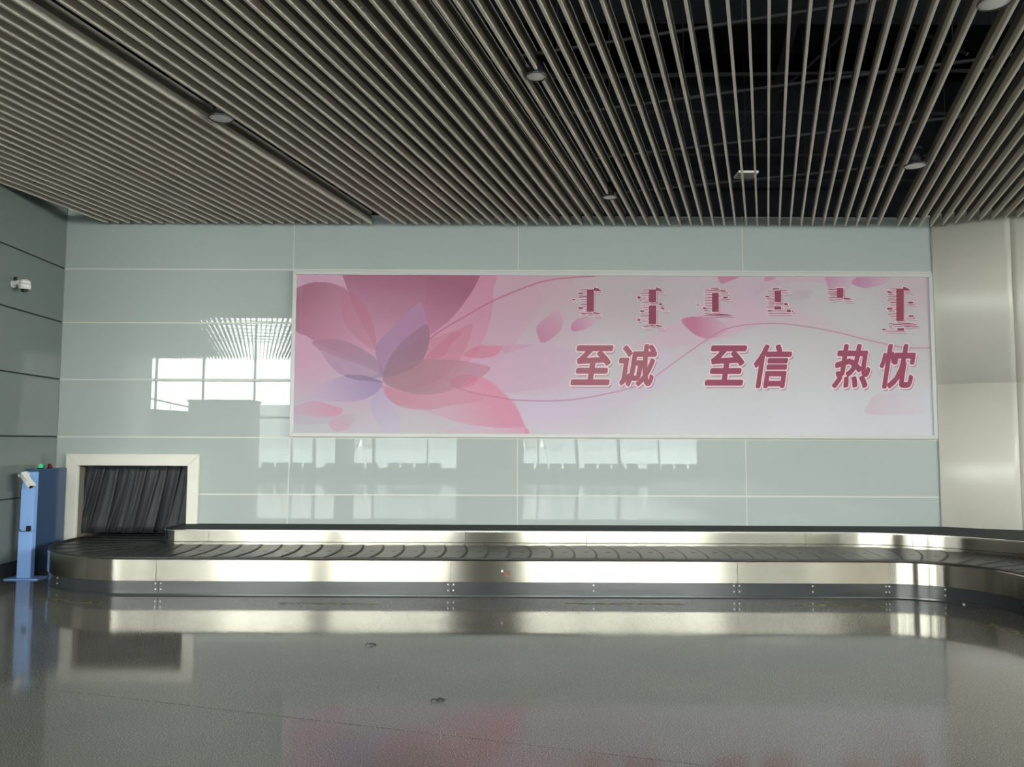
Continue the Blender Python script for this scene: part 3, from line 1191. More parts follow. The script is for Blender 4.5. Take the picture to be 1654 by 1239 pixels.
petal(A6([(655, 780), (780, 640), (900, 560), (1050, 500), (1160, 460), (1252, 425), (1220, 560), (1150, 690), (1050, 785), (900, 850), (760, 850)]), (184, 110, 130), (180, 114, 140), D6((1000, 500), (800, 800)), 0.5, 0.4)
petal(A6([(905, 285), (820, 350), (700, 470), (625, 545), (605, 620), (630, 710), (655, 780), (780, 750), (900, 690), (950, 600), (966, 500), (945, 390)]), (166, 122, 158), (150, 116, 150), D6((850, 350), (700, 750)), 0.78, 0.75)
petal(A6([(945, 430), (850, 490), (760, 570), (695, 660), (660, 780), (790, 750), (900, 690), (950, 600), (966, 510)]), (142, 96, 116), (140, 112, 128), D6((900, 480), (700, 750)), 0.65)
petal(A6([(560, 545), (800, 580), (940, 525), (966, 515), (950, 600), (900, 690), (790, 750), (660, 785), (700, 650), (800, 580)][1:]), (138, 92, 110), None, None, 0.25)
petal(A6([(180, 548), (260, 530), (350, 530), (450, 560), (560, 620), (630, 690), (655, 782), (500, 780), (380, 766), (300, 700), (240, 610)]), (160, 112, 136), (148, 120, 144), D6((250, 550), (600, 740)), 0.72, 0.72)
petal(A6([(240, 600), (330, 640), (480, 690), (620, 760), (500, 780), (380, 766), (300, 700)]), (184, 150, 178), None, None, 0.5)
petal(A6([(120, 935), (190, 880), (280, 812), (400, 770), (520, 768), (600, 785), (655, 822), (600, 895), (500, 935), (400, 945), (260, 940)]), (192, 166, 192), (150, 128, 168), D6((160, 930), (620, 800)), 0.6, 0.85)
petal(A6([(395, 770), (520, 768), (655, 818), (560, 808), (480, 800)]), (122, 104, 128), None, None, 0.6)
petal(A6([(655, 782), (750, 715), (850, 680), (950, 660), (1150, 668), (1280, 690), (1372, 718), (1340, 760), (1280, 800), (1150, 862), (950, 900), (800, 880), (680, 835)]), (150, 112, 124), (176, 112, 132), D6((850, 780), (1350, 740)), 0.7, 0.55)
petal(A6([(655, 840), (850, 895), (1000, 898), (1150, 850), (1230, 795), (1310, 782), (1400, 830), (1500, 930), (1570, 1030), (1615, 1190), (1612, 1122), (1400, 1118), (1200, 1092), (1050, 1048), (900, 990), (760, 940), (690, 890)]), (204, 124, 148), (200, 150, 172), D6((1350, 850), (1000, 1000)), 0.75, 0.55)
petal(A6([(1400, 1118), (1500, 930), (1570, 1030), (1612, 1160), (1500, 1180), (1200, 1180), (1000, 1180), (1200, 1100)]), (204, 128, 156), (200, 156, 180), D6((1600, 1120), (1200, 1120)), 0.6, 0.2)
petal(A6([(655, 840), (670, 900), (720, 950), (800, 985), (950, 1000), (1100, 972), (1330, 932), (1200, 870), (1100, 866), (950, 900), (800, 882)]), (182, 110, 130), (194, 128, 148), D6((700, 900), (1300, 930)), 0.6, 0.4)
petal(A6([(1100, 800), (1200, 760), (1290, 790), (1230, 850), (1130, 850)]), (190, 96, 118), None, None, 0.3)
petal(A6([(655, 850), (600, 895), (575, 960), (590, 1040), (640, 1110), (690, 1200), (770, 1200), (765, 1050), (710, 960), (670, 900)]), (176, 160, 190), (190, 176, 200), D6((620, 920), (700, 1150)), 0.8, 0.5)
petal(A6([(40, 990), (130, 952), (210, 944), (300, 965), (388, 997), (345, 1040), (200, 1044), (60, 1020)]), (200, 136, 164), (192, 152, 176), D6((330, 1000), (100, 990)), 0.8, 0.7)
petal(A6([(40, 1022), (200, 1044), (340, 1044), (290, 1085), (180, 1096), (40, 1088)]), (184, 162, 184), None, None, 0.5)
petal(A6([(295, 1092), (345, 1050), (400, 1030), (465, 1036), (462, 1080), (400, 1135), (330, 1138)]), (196, 150, 172), (184, 160, 172), D6((380, 1110), (450, 1040)), 0.7, 0.5)
petal(A6([(1195, 640), (1230, 600), (1300, 572), (1440, 575), (1440, 600), (1400, 640), (1300, 656)]), (192, 104, 126), None, None, 0.6)
petal(A6([(1440, 575), (1560, 562), (1650, 566), (1560, 600), (1480, 620)]), (196, 130, 156), None, None, 0.35)
petal(A6([(940, 650), (1100, 500), (1180, 490), (1110, 560), (1060, 640)]), (178, 92, 116), None, None, 0.35)
# scattered petals
petal(A7([(232, 552), (200, 500), (196, 440), (260, 380), (335, 340), (366, 390), (360, 455), (310, 512)]), (178, 104, 136), (196, 142, 166), D7((230, 540), (330, 360)), 0.75, 0.65)
petal(A7([(432, 475), (430, 425), (480, 388), (600, 380), (580, 420), (520, 460)]), (182, 110, 144), (198, 156, 178), D7((440, 470), (580, 390)), 0.8, 0.6)
petal(A7([(1163, 395), (1300, 377), (1400, 400), (1475, 452), (1400, 512), (1300, 519), (1220, 475)]), (178, 98, 132), (200, 150, 175), D7((1250, 480), (1470, 440)), 0.85, 0.5)
petal(A7([(1400, 60), (1560, 60), (1545, 112), (1480, 140), (1420, 154)]), (184, 110, 142), None, None, 0.75)
petal(A8([(225, 140), (245, 105), (300, 80), (310, 110), (260, 140)]), (180, 120, 148), None, None, 0.6)
petal(A8([(636, 90), (740, 100), (800, 150), (770, 200), (660, 190), (640, 150)]), (190, 124, 160), (196, 160, 178), (A8([(650, 130)])[0], A8([(790, 160)])[0]), 0.7, 0.5)
petal(A8([(803, 152), (850, 112), (940, 100), (1075, 112), (1050, 140), (1000, 168), (910, 186), (850, 178)]), (186, 116, 154), (198, 158, 178), (A8([(860, 160)])[0], A8([(1060, 130)])[0]), 0.75, 0.5)


def stroke(pts, col, w0, a=0.8):
    cl = seg_poly(pts, closed=False, n=14)
    mn = cl.min(0) - 4
    mx = cl.max(0) + 4
    sel = (U > mn[0]) & (U < mx[0]) & (T > mn[1]) & (T < mx[1])
    us, ts = U[sel], T[sel]
    best = np.full(us.shape, 1e9)
    for i in range(len(cl) - 1):
        ax, ay = cl[i]
        bx_, by_ = cl[i + 1]
        L2 = (bx_ - ax) ** 2 + (by_ - ay) ** 2 + 1e-9
        q = np.clip(((us - ax) * (bx_ - ax) + (ts - ay) * (by_ - ay)) / L2, 0, 1)
        d2 = (us - ax - q * (bx_ - ax)) ** 2 + (ts - ay - q * (by_ - ay)) ** 2
        best = np.minimum(best, d2)
    al = np.clip((w0 / 2 + 0.5 - np.sqrt(best)), 0, 1) * a
    img[sel] = img[sel] * (1 - al[:, None]) + np.array(col, float) * al[:, None]


stroke(A6([(965, 528), (1060, 460), (1200, 378), (1390, 272), (1652, 165)]) + A7([(300, 130), (450, 115), (580, 108)]), (176, 84, 114), 1.9)
stroke(A6([(1120, 838), (1200, 868), (1300, 895), (1500, 928)]) + A7([(0, 930), (200, 940), (400, 934), (600, 905), (840, 848), (950, 800), (1010, 758), (1150, 655), (1300, 550), (1430, 470), (1560, 436)]) +
       A8([(120, 430), (300, 423), (480, 440), (700, 480), (900, 530), (1060, 566), (1200, 587), (1340, 586)]), (180, 112, 138), 1.8)
# faint sheet border near the upper and right edges
stroke([(486, 450), (486, 690)], (186, 160, 176), 1.0, 0.3)
stroke([(1497, 447), (1502, 586)], (204, 180, 186), 1.0, 0.5)

# screen colours to reflectance of the printed film
ILL = 0.66
f = img / 255.0
alb = np.where(f <= 0.04045, f / 12.92, ((f + 0.055) / 1.055) ** 2.4)
POSTER_GAIN = 1.14
alb = np.clip(alb * POSTER_GAIN, 0, 0.95)
me = bpy.data.meshes.new('printed_sheet')
nvt = NX * NZ
co = np.empty((nvt, 3), np.float32)
co[:, 0] = GX.ravel()
co[:, 1] = PY - D
co[:, 2] = GZ.ravel()
idx = np.arange(nvt).reshape(NZ, NX)
quads = np.stack([idx[:-1, :-1], idx[:-1, 1:], idx[1:, 1:], idx[1:, :-1]], -1).reshape(-1, 4)
me.vertices.add(nvt)
me.vertices.foreach_set('co', co.ravel())
me.loops.add(quads.size)
me.loops.foreach_set('vertex_index', quads.ravel().astype(np.int32))
me.polygons.add(len(quads))
me.polygons.foreach_set('loop_start', np.arange(0, quads.size, 4, dtype=np.int32))
me.update(calc_edges=True)
ca = me.color_attributes.new('print', 'FLOAT_COLOR', 'POINT')
buf = np.ones((nvt, 4), np.float32)
buf[:, :3] = alb.reshape(-1, 3)
ca.data.foreach_set('color', buf.ravel())
pm = bpy.data.materials.new('printed_film')
pm.use_nodes = True
nt = pm.node_tree
at_ = nt.nodes.new('ShaderNodeAttribute')
at_.attribute_name = 'print'
nt.links.new(at_.outputs['Color'], nt.nodes['Principled BSDF'].inputs['Base Color'])
nt.nodes['Principled BSDF'].inputs['Roughness'].default_value = 0.45
nt.nodes['Principled BSDF'].inputs['Specular IOR Level'].default_value = 0.25
me.materials.append(pm)
o = bpy.data.objects.new('printed_sheet', me)
C.objects.link(o)
o.parent = bb

# lettering
inkg = 1.0


def flat(name, c):
    q = lin(*c)
    return mat(name, (q[0] * POSTER_GAIN, q[1] * POSTER_GAIN, q[2] * POSTER_GAIN), 0.45, spec=0.25)


M['ink'] = flat('burgundy_ink', (136, 60, 82))
M['ink2'] = flat('rose_brown_ink', (150, 84, 98))
M['halo'] = flat('pale_pink_ink', (232, 205, 214))
M['shadow'] = flat('grey_rose_ink', (166, 132, 146))
M['mongol_ink'] = flat('dark_rose_ink', (126, 52, 72))


def glyph_mesh(ch, name):
    cu = bpy.data.curves.new(name, 'FONT')
    cu.body = ch
    cu.size = 1.0
    cu.resolution_u = 3
    cu.fill_mode = 'FRONT'
    o_ = bpy.data.objects.new(name, cu)
    C.objects.link(o_)
    bpy.context.view_layer.update()
    me_ = bpy.data.meshes.new_from_object(o_.evaluated_get(bpy.context.evaluated_depsgraph_get()))
    bpy.data.objects.remove(o_)
    bpy.data.curves.remove(cu)
    c_ = np.empty(len(me_.vertices) * 3)
    me_.vertices.foreach_get('co', c_)
    fs_ = [tuple(p.vertices) for p in me_.polygons]
    bpy.data.meshes.remove(me_)
    return c_.reshape(-1, 3)[:, :2], fs_


BOLD = 0.030


def place_glyph(ch, box, ink, name):
    """box in sheet units: x0,x1,y0,y1 (y down); strokes are thickened by laying shifted copies"""
    c_, fs_ = glyph_mesh(ch, name)
    mn, mx = c_.min(0) - BOLD, c_.max(0) + BOLD
    x0, x1, y0, y1 = box
    w, h = x1 - x0, y1 - y0
    sh = 0.15 * h
    for (rad, layer, m_, dx, dy, nm, nd) in ((BOLD, 0.0030, ink, 0, 0, 'glyph', 12), (BOLD + 0.030, 0.0018, M['halo'], 0.2, 0.3, 'glyph_outline', 16),
                                              (BOLD + 0.012, 0.0006, M['shadow'], 2.0, 3.2, 'glyph_shadow', 12)):
        vs_, fs = [], []
        for k_ in range(nd + 1):
            a_ = 2 * PI * k_ / nd
            r_ = rad if k_ < nd else 0.0
            c2 = c_ + np.array([math.cos(a_) * r_, math.sin(a_) * r_])
            qx = (c2[:, 0] - mn[0]) / (mx[0] - mn[0])
            qy = (c2[:, 1] - mn[1]) / (mx[1] - mn[1])
            px = x0 + qx * (w - sh) + qy * sh + dx
            py = y1 - qy * h + dy
            n = len(vs_)
            for i in range(len(c2)):
                p = on_y(px[i], py[i], PY)
                vs_.append((p.x, PY - D - layer - 0.00004 * k_, p.z))
            fs += [tuple(n + i for i in f_) for f_ in fs_]
        ob = mesh_obj(nm, vs_, fs, m_, bb if nm == 'glyph' else face_)
        if nm == 'glyph':
            face_ = ob
            tag(ob, 'bold slanted burgundy character ' + ch)


for ch, box, ink in (('至', (921, 993.3, 557.8, 622.4), M['ink2']), ('诚', (993.6, 1063.8, 555.9, 624.8), M['ink2']),
                     ('至', (1137.8, 1209, 558, 622.9), M['ink']), ('信', (1211.7, 1281.4, 555.9, 627.2), M['ink']),
                     ('热', (1342.6, 1412.0, 555.9, 627.2), M['ink']), ('忱', (1415, 1483, 555.9, 628), M['ink'])):
    place_glyph(ch, box, ink, 'glyph')


# vertical script: heavy stem with teeth and hooks; coordinates as measured on 200-unit tiles
def script_word(bx_, polys, label):
    K = 6.195
    for (lay, m_, dx, dy, nm) in ((0.0016, M['mongol_ink'], 0, 0, 'script_word'), (0.0009, M['halo'], 0, 0, 'script_outline'), (0.0005, M['shadow'], 14, 20, 'script_shadow')):
        vs_, fs = [], []
        for li, pts in enumerate(polys):
            P_ = np.array(pts, float)
            if nm == 'script_outline':      # grow
                c_ = P_.mean(0)
                ext = (P_.max(0) - P_.min(0)) / 2 + 1e-6
                P_ = c_ + (P_ - c_) * (ext + 6) / ext
            n = len(vs_)
            for (x, y_) in P_:
                p = on_y(bx_ + (x + dx) / K, 440 + (y_ + dy) / K, PY)
                vs_.append((p.x, PY - D - lay - 0.00001 * li, p.z))
            fs.append(tuple(range(n, n + len(P_))))
        o_ = mesh_obj(nm, vs_, fs, m_, bb if nm == 'script_word' else face_)
        if nm == 'script_word':
            face_ = o_
        bm = bmesh.new()
        bm.from_mesh(o_.data)
        for f_ in bm.faces:
            if f_.normal.y > 0:
                f_.normal_flip()
        bm.to_mesh(o_.data)
        bm.free()
        if nm == 'script_word':
            tag(o_, label)


def R(x0, x1, y0, y1):
    return [(x0, y0), (x1, y0), (x1, y1), (x0, y1)]


def tooth(x0, x1, y_, th=9, slope=0):      # x1 at the stem
    return [(x0, y_ + slope), (x0 + 8, y_ - th * 0.4 + slope), (x1, y_ - th / 2), (x1, y_ + th / 2), (x0 + 8, y_ + th * 0.4 + slope)]


def blob(x0, x1, y_, th=16):
    return [(x0, y_), (x0 + (x1 - x0) * 0.2, y_ - th / 2), (x1, y_ - th * 0.35), (x1, y_ + th * 0.35), (x0 + (x1 - x0) * 0.25, y_ + th / 2)]


def hook(x0, x1, y_, up_=20, th=18):
    return [(x0, y_), (x0, y_ - up_), (x0 + (x1 - x0) * 0.55, y_ - up_ * 0.7), (x1, y_ - 2), (x1, y_ + th * 0.3), (x0 + (x1 - x0) * 0.5, y_ + th * 0.35)]


def wave(x0, x1, y_, amp, th, sl=0):
    top = []
    bot = []
    for i in range(9):
        q = i / 8
        x = x0 + (x1 - x0) * q
        yy_ = y_ + amp * math.sin(q * 2 * PI) + sl * q
        t_ = th * (0.35 + 0.65 * math.sin(PI * q) ** 0.5) / 2
        top.append((x, yy_ - t_))
        bot.append((x, yy_ + t_))
    return top + bot[::-1]


script_word(900, [R(295, 367, 178, 395), tooth(218, 372, 174, 9), hook(368, 438, 183, 34), tooth(370, 445, 204, 6, -4), blob(205, 258, 210), tooth(240, 296, 207, 6), tooth(210, 296, 240, 12, 10),
                  tooth(222, 296, 270, 7), tooth(228, 296, 288, 6), tooth(224, 296, 320, 9), blob(205, 262, 356, 22), tooth(250, 296, 372, 7), tooth(225, 296, 388, 6),
                  blob(145, 182, 274, 16), tooth(165, 192, 298, 6), wave(230, 362, 410, 5, 10), hook(360, 432, 412, 14, 12), tooth(362, 445, 437, 6), tooth(230, 300, 428, 6)], 'burgundy vertical script word over the first pair of characters')
script_word(900, [R(916, 992, 178, 298), R(916, 992, 330, 520), tooth(846, 990, 174, 9), hook(988, 1050, 183, 34), tooth(990, 1070, 206, 6, -6), tooth(826, 918, 208, 8, 6), blob(800, 836, 252, 30), tooth(836, 918, 232, 6),
                  tooth(850, 918, 276, 9), tooth(890, 918, 252, 5), wave(840, 1050, 302, 5, 6), blob(1012, 1052, 318, 20), tooth(840, 918, 322, 6), tooth(850, 918, 352, 8), hook(1035, 1075, 362, 14), tooth(1045, 1112, 386, 6), tooth(1000, 1040, 372, 5),
                  blob(826, 872, 388, 20), tooth(860, 918, 402, 5), tooth(826, 918, 432, 9, 8), blob(800, 832, 476, 26), tooth(826, 918, 458, 5), tooth(840, 918, 490, 6), tooth(890, 918, 470, 5), tooth(870, 918, 508, 5),
                  wave(850, 990, 536, 6, 9), hook(988, 1055, 540, 14, 12), tooth(995, 1072, 566, 6), tooth(855, 930, 556, 6)], 'tall burgundy vertical script word, second from the left')
script_word(1120, [R(186, 254, 205, 396), wave(112, 300, 174, 4, 12, 8), tooth(170, 250, 158, 12), blob(270, 328, 186, 16), tooth(270, 345, 212, 7, -4), blob(295, 345, 253, 22), tooth(255, 300, 258, 5), tooth(268, 372, 276, 6, -8)] +
            [tooth(108, 188, y_, 9) for y_ in (200, 224, 252, 280, 306, 332)] +
            [blob(92, 132, 358, 20), tooth(130, 188, 362, 6), blob(28, 62, 326, 12), blob(30, 56, 304, 8), tooth(50, 82, 348, 5), wave(92, 404, 424, 7, 10, 14), wave(110, 380, 408, 5, 10, 24)], 'burgundy vertical script word with six short teeth, third from the left')
script_word(1120, [R(812, 878, 185, 298), R(812, 878, 340, 372), tooth(790, 860, 160, 13), wave(790, 948, 168, 2, 9, 18), tooth(895, 960, 210, 6), tooth(735, 812, 188, 7), tooth(740, 812, 212, 7), blob(716, 762, 243, 16), tooth(760, 812, 243, 5),
                  tooth(732, 812, 276, 9), wave(735, 940, 302, 4, 7, 10), blob(905, 946, 320, 20), tooth(735, 812, 318, 6), tooth(728, 812, 346, 8, 4), tooth(895, 955, 344, 6), tooth(735, 812, 366, 5),
                  wave(738, 940, 386, 2, 8), blob(930, 975, 386, 30), tooth(980, 1002, 388, 16), tooth(742, 975, 412, 8), blob(738, 790, 386, 16)], 'short burgundy vertical script word, fourth from the left')
script_word(1320, [R(196, 262, 155, 248), tooth(98, 198, 168, 9, 4), tooth(98, 198, 192, 7), tooth(100, 198, 204, 9, 4), tooth(120, 198, 226, 10), wave(98, 262, 254, 4, 9), wave(112, 262, 276, 5, 6), hook(262, 345, 268, 16, 10), tooth(265, 355, 290, 7)],
            'shortest burgundy vertical script word, next to the last')
script_word(1320, [R(790, 866, 162, 490), tooth(720, 866, 166, 9), hook(858, 928, 178, 34), tooth(880, 945, 196, 6, -5), blob(695, 745, 198, 22), tooth(740, 792, 200, 6), tooth(696, 792, 238, 9, 6), tooth(696, 792, 274, 9, 6), tooth(720, 792, 302, 10),
                  tooth(720, 792, 328, 7), blob(695, 752, 364, 24), tooth(745, 792, 352, 5), tooth(750, 792, 374, 6), tooth(696, 792, 412, 8, 8), tooth(720, 792, 440, 9), tooth(722, 792, 466, 6), blob(906, 960, 302, 20), tooth(866, 910, 300, 5), tooth(890, 985, 322, 6, -6),
                  blob(910, 965, 438, 20), tooth(866, 912, 440, 5), tooth(890, 985, 462, 6, -6), wave(712, 1000, 510, 6, 13, 14), wave(860, 1012, 540, 5, 10), tooth(712, 750, 546, 10), blob(645, 690, 573, 18), R(800, 868, 558, 582), tooth(690, 870, 582, 6), tooth(668, 888, 594, 7), tooth(670, 700, 164, 6)],
            'burgundy vertical script word at the right end of the billboard')

# ------------------------------------------------------------------ blue post with camera, blue cabinet
st = empty('camera_post', (-5.655, 9.50, 0), 'light blue steel post on a foot plate, left of the carousel', 'post')
MB().box(-0.185, 0.21, -0.105, 0.13, 0.0, 0.014).build('foot_plate', M['blue'], st, bevel=0.004)
MB().box(-0.082, 0.078, -0.03, 0.05, 0.0141, 0.545).build('lower_post', M['blue'], st, bevel=0.004)
MB().box(-0.074, 0.078, -0.03, 0.05, 0.547, 1.235).build('upper_post', M['blue'], st, bevel=0.004)
upost = bpy.data.objects['upper_post']
MB().box(0.012, 0.066, -0.046, -0.031, 0.548, 0.612).build('socket', M['black_plastic'], upost, bevel=0.003)
pts = [(0.03, -0.036, 0.565), (0.0, -0.04, 0.548), (-0.04, -0.038, 0.548), (-0.075, -0.033, 0.575), (-0.084, -0.02, 0.7), (-0.082, -0.02, 0.95), (-0.07, -0.034, 1.08), (-0.055, -0.036, 1.15)]
MB().tube(pts, 0.0045).build('cable', M['cable'], upost)
cm = empty('bullet_camera', (-5.69, 9.455, 1.205), 'white bullet camera on top of the light blue post, aimed down', 'camera')
MB().cyl((0.02, 0.012, 0.0), (0.02, -0.012, 0.0), 0.038, seg=20).build('mount_plate', M['white_plastic'], cm, smooth=True)
MB().tube([(0.02, -0.012, 0.0), (0.025, -0.05, -0.004), (0.04, -0.06, -0.025)], 0.013, seg=12).build('bracket', M['white_plastic'], cm, smooth=True)
MB().cyl((-0.05, -0.03, -0.01), (-0.028, -0.03, -0.01), 0.020, seg=14).build('junction_knob', M['white_plastic'], cm, smooth=True)
a_, b_ = Vector((0.012, -0.065, 0.0)), Vector((0.145, -0.10, -0.135))
body = MB().cyl(a_, b_, 0.031, 0.035, seg=18)
cbody = body.build('body', M['white_plastic'], cm, smooth=True)
d_ = (b_ - a_).normalized()
MB().cyl(b_, b_ + d_ * 0.004, 0.026, seg=16).build('lens', M['black_plastic'], cbody)
sh_ = Vector((0.02, -0.01, 0.030))
MB().bar(a_ + sh_, b_ + d_ * 0.025 + sh_, 0.076, 0.006).build('sun_shield', M['white_plastic'], cbody)

cb = empty('control_cabinet', (-5.785, 10.06, 0), 'blue enamel cabinet, darkened in colour for its shaded side, between the left wall and the belt opening', 'cabinet')
MB().box(-0.06, 0.072, -0.31, 0.33, 0.03, 1.258).build('body', M['blue_shaded'], cb, bevel=0.005)
MB().box(-0.05, 0.06, -0.30, 0.32, 0.0, 0.03).build('base', M['joint_dark'], cb)


def beacon(x, y, m, nm, label):
    t_ = empty(nm, (x, y, 1.2585), label, 'indicator light', 'indicator lights on the dark blue cabinet')
    MB().cyl((0, 0, 0), (0, 0, 0.012), 0.034, seg=18).build('collar', M['black_plastic'], t_, smooth=True)
    mm = MB()
    prof = [(0.028, 0.012), (0.028, 0.036), (0.024, 0.048), (0.012, 0.056)]
    for (q0, q1) in zip(prof[:-1], prof[1:]):
        mm.cyl((0, 0, q0[1]), (0, 0, q1[1]), q0[0], q1[0], seg=16)
    mm.build('lens', m, t_, smooth=True)


beacon(-5.765, 9.90, M['green_lens'], 'green_indicator', 'green indicator light on the blue cabinet')
beacon(-5.765, 10.10, M['red_lens'], 'red_indicator', 'dark red indicator light on the blue cabinet')

# wall camera
wc = empty('dome_camera', (wall_left_x(9.33), 9.33, 3.43), 'white dome camera on a short arm, high on the left wall', 'camera')
MB().cyl((0.001, 0, 0.0), (0.012, 0, 0.0), 0.045, seg=18).build('wall_plate', M['white_plastic'], wc, smooth=True)
MB().cyl((0.012, 0, 0.015), (0.11, 0, 0.02), 0.030, 0.030, seg=14).build('arm', M['white_plastic'], wc, smooth=True)
mm = MB()
for (r0, z0, r1, z1) in ((0.035, 0.052, 0.055, 0.04), (0.055, 0.04, 0.064, 0.0), (0.066, -0.002, 0.066, -0.05), (0.066, -0.05, 0.05, -0.062)):
    mm.cyl((0.14, 0, z0), (0.14, 0, z1), r0, r1, seg=22)
mm.build('housing', M['white_plastic'], wc, smooth=True)
mm = MB()
for (r0, z0, r1, z1) in ((0.042, -0.06, 0.040, -0.075), (0.040, -0.075, 0.028, -0.092), (0.028, -0.092, 0.01, -0.10)):
    mm.cyl((0.14, 0, z0), (0.14, 0, z1), r0, r1, seg=18)
mm.build('dome', M['black_plastic'], wc, smooth=True)
MB().cyl((0.03, 0, 0.045), (0.03, 0, 0.085), 0.018, seg=12).build('cable_gland', M['black_plastic'], wc, smooth=True)

# ------------------------------------------------------------------ floor tape, scraps


def tape(p, q, w, label):
    p, q = Vector(p), Vector(q)
    c_ = (p + q) / 2
    L_ = (q - p).length
    a = math.atan2((q - p).y, (q - p).x)
    n = 14
    vs_, fs = [], []
    rr = random.Random(int(abs(p.x) * 100))
    for i in range(n + 1):
        x = -L_ / 2 + L_ * i / n
        for sgn in (-1, 1):
            for z in (0.0003, 0.0014):
                vs_.append((x + rr.uniform(-0.01, 0.01), sgn * w / 2 + rr.uniform(-0.004, 0.004), z))
    for i in range(n):
        k_ = i * 4
        fs += [(k_ + 1, k_ + 5, k_ + 7, k_ + 3), (k_, k_ + 2, k_ + 6, k_ + 4), (k_, k_ + 4, k_ + 5, k_ + 1), (k_ + 2, k_ + 3, k_ + 7, k_ + 6)]
    fs += [(0, 1, 3, 2), (n * 4, n * 4 + 2, n * 4 + 3, n * 4 + 1)]
    o_ = mesh_obj('floor_tape', vs_, fs, M['tape'])
    o_.location = (c_.x, c_.y, 0)
    o_.rotation_euler = (0, 0, a)
    tag(o_, label, 'floor tape', 'worn yellow tape strips along the carousel')


tape((-4.85, 8.33), (-4.02, 8.09), 0.065, 'faded yellow tape strip at the left bend of the carousel')
tape((-2.32, 8.13), (-1.32, 8.10), 0.06, 'faded yellow-brown tape strip left of the middle, before the kick plates')
tape((0.54, 8.17), (1.72, 8.16), 0.065, 'faded yellow tape strip right of the middle, before the kick plates')
tape((2.78, 8.15), (3.75, 8.10), 0.075, 'wider worn yellow tape strip before the right bend of the carousel')
tape((4.26, 7.42), (4.36, 6.5), 0.085, 'worn yellow tape strip at the right edge of the photo')


def scrap(x, y, s_, label):
    rr = random.Random(int(x * 1000))
    pts_ = [(-s_, 0, 0.002)]
    for i in range(6):
        pts_.append((-s_ + (i + 1) * s_ / 3, rr.uniform(-0.4, 0.4) * s_, rr.uniform(0.003, 0.018)))
    mm_ = MB().tube(pts_, 0.0035, seg=6)
    mm_.tube([pts_[3], (pts_[3][0] + 0.02, pts_[3][1] + 0.03, 0.006), (pts_[3][0] + 0.05, pts_[3][1] + 0.01, 0.003)], 0.0045, seg=6)
    o_ = mm_.build('scrap', M['scrap'])
    o_.location = (x, y, 0.002)
    tag(o_, label, 'litter')


scrap(-1.114, 6.475, 0.035, 'small dark scrap on the floor in front of the carousel')
scrap(-0.46, 5.115, 0.035, 'small dark twisted scrap nearer the viewer, on the polished floor')
bo = MB().cyl((0, 0, 0), (0, 0, 0.006), 0.016, 0.012, seg=10).cyl((0, 0, 0.006), (0, 0, 0.012), 0.008, seg=8).build('floor_stud', M['screw'])
bo.location = (4.53, 8.19, 0.0005)
tag(bo, 'single bright stud on the floor by the carousel bend', 'stud')

# ------------------------------------------------------------------ window front behind the camera (seen mirrored in the glass wall)
wf = empty('window_1', (0, YW, 0), 'tall window front with grey mullions, seen mirrored in the glass wall', kind='structure')
ZT = 7.4
ZC0 = 2.3
solid = [(-24.0, -17.9), (-2.55, 0.55), (8.6, 13.5)]
for a, b_ in solid:
    ZC0 = {-24.0: 3.6, -2.55: ZT, 8.6: 5.7}[a]
    MB().box(a, b_, -0.15, 0.15, 0, ZC0).build('pier', M['wall_paint'] if a > 5 else M['pier'], wf)
    if a == -2.55:
        continue
    MB().box(a, b_, -0.012, -0.004, ZC0, ZT).build('pane', M['window_glass'], wf)  # unseen clerestory above the outer piers, added for more daylight
    x = a
    while x < b_:
        MB().box(x - 0.04, x + 0.04, -0.06, 0.06, ZC0, ZT).build('mullion', M['mullion'], wf)
        x += 1.6
MB().box(-24.0, 13.5, -0.15, 0.15, ZT, 7.6).build('window_header', M['void'], wf)
for a, b_ in ((-17.9, -2.55), (0.55, 8.6)):
    MB().box(a, b_, -0.12, 0.12, 0, 0.42).build('sill_wall', M['mullion'], wf)
    for z, h in ((4.45, 0.13), (2.72, 0.10)):
        MB().box(a, b_, -0.06, 0.06, z - h / 2, z + h / 2).build('transom', M['mullion'], wf)
for x in (-16.6, -14.4, -12.0, -10.2, -9.15, -6.4, -3.9, 1.25, 3.05, 5.0, 6.85):
    MB().bar((x, 0, 0.42), (x + (0.0 if x < 0 else -0.35), 0, ZT), 0.14 if x in (-9.15, -6.4, 3.05, 5.0) else 0.07, 0.12, upv=(0, 1, 0)).build('mullion', M['mullion'], wf)
for a, b_ in ((-17.9, -12.0), (-12.0, -6.4), (-6.4, -2.55), (0.55, 5.0), (5.0, 8.6)):
    MB().box(a, b_, -0.012, -0.004, 0.42, ZT).build('pane', M['window_glass'], wf)

# free-standing column near the window front and a partition block
tag(MB().cyl((-7.35, -14.6, 0), (-7.35, -14.6, 7.6), 0.42, seg=32).build('column', M['cream'], smooth=True), 'round cream column by the window front', kind='structure')
kb = empty('partition_block', (-12.0, -13.2, 0), 'dark partition block before the windows, seen only as a reflection', 'partition')
MB().box(-1.45, 1.1, -0.7, 0.7, 0, 3.25).build('body', M['kiosk'], kb)
MB().box(-1.5, 1.15, -0.75, 0.75, 3.25, 3.33).build('cap', M['kiosk'], kb)
kp = empty('sloping_parapet', (-16.5, -13.2, 0), 'dark sloping parapet beside the partition block, seen only as a reflection', 'parapet')
MB().poly([(-2.0, 0), (3.0, 0), (3.0, 2.85), (-2.0, 3.15)], 'y', -0.3, 0.3).build('body', M['kiosk'], kp)
MB().bar((-2.0, 0, 4.1), (3.0, 0, 3.0), 0.05, 0.06).build('handrail', M['mullion'], kp)
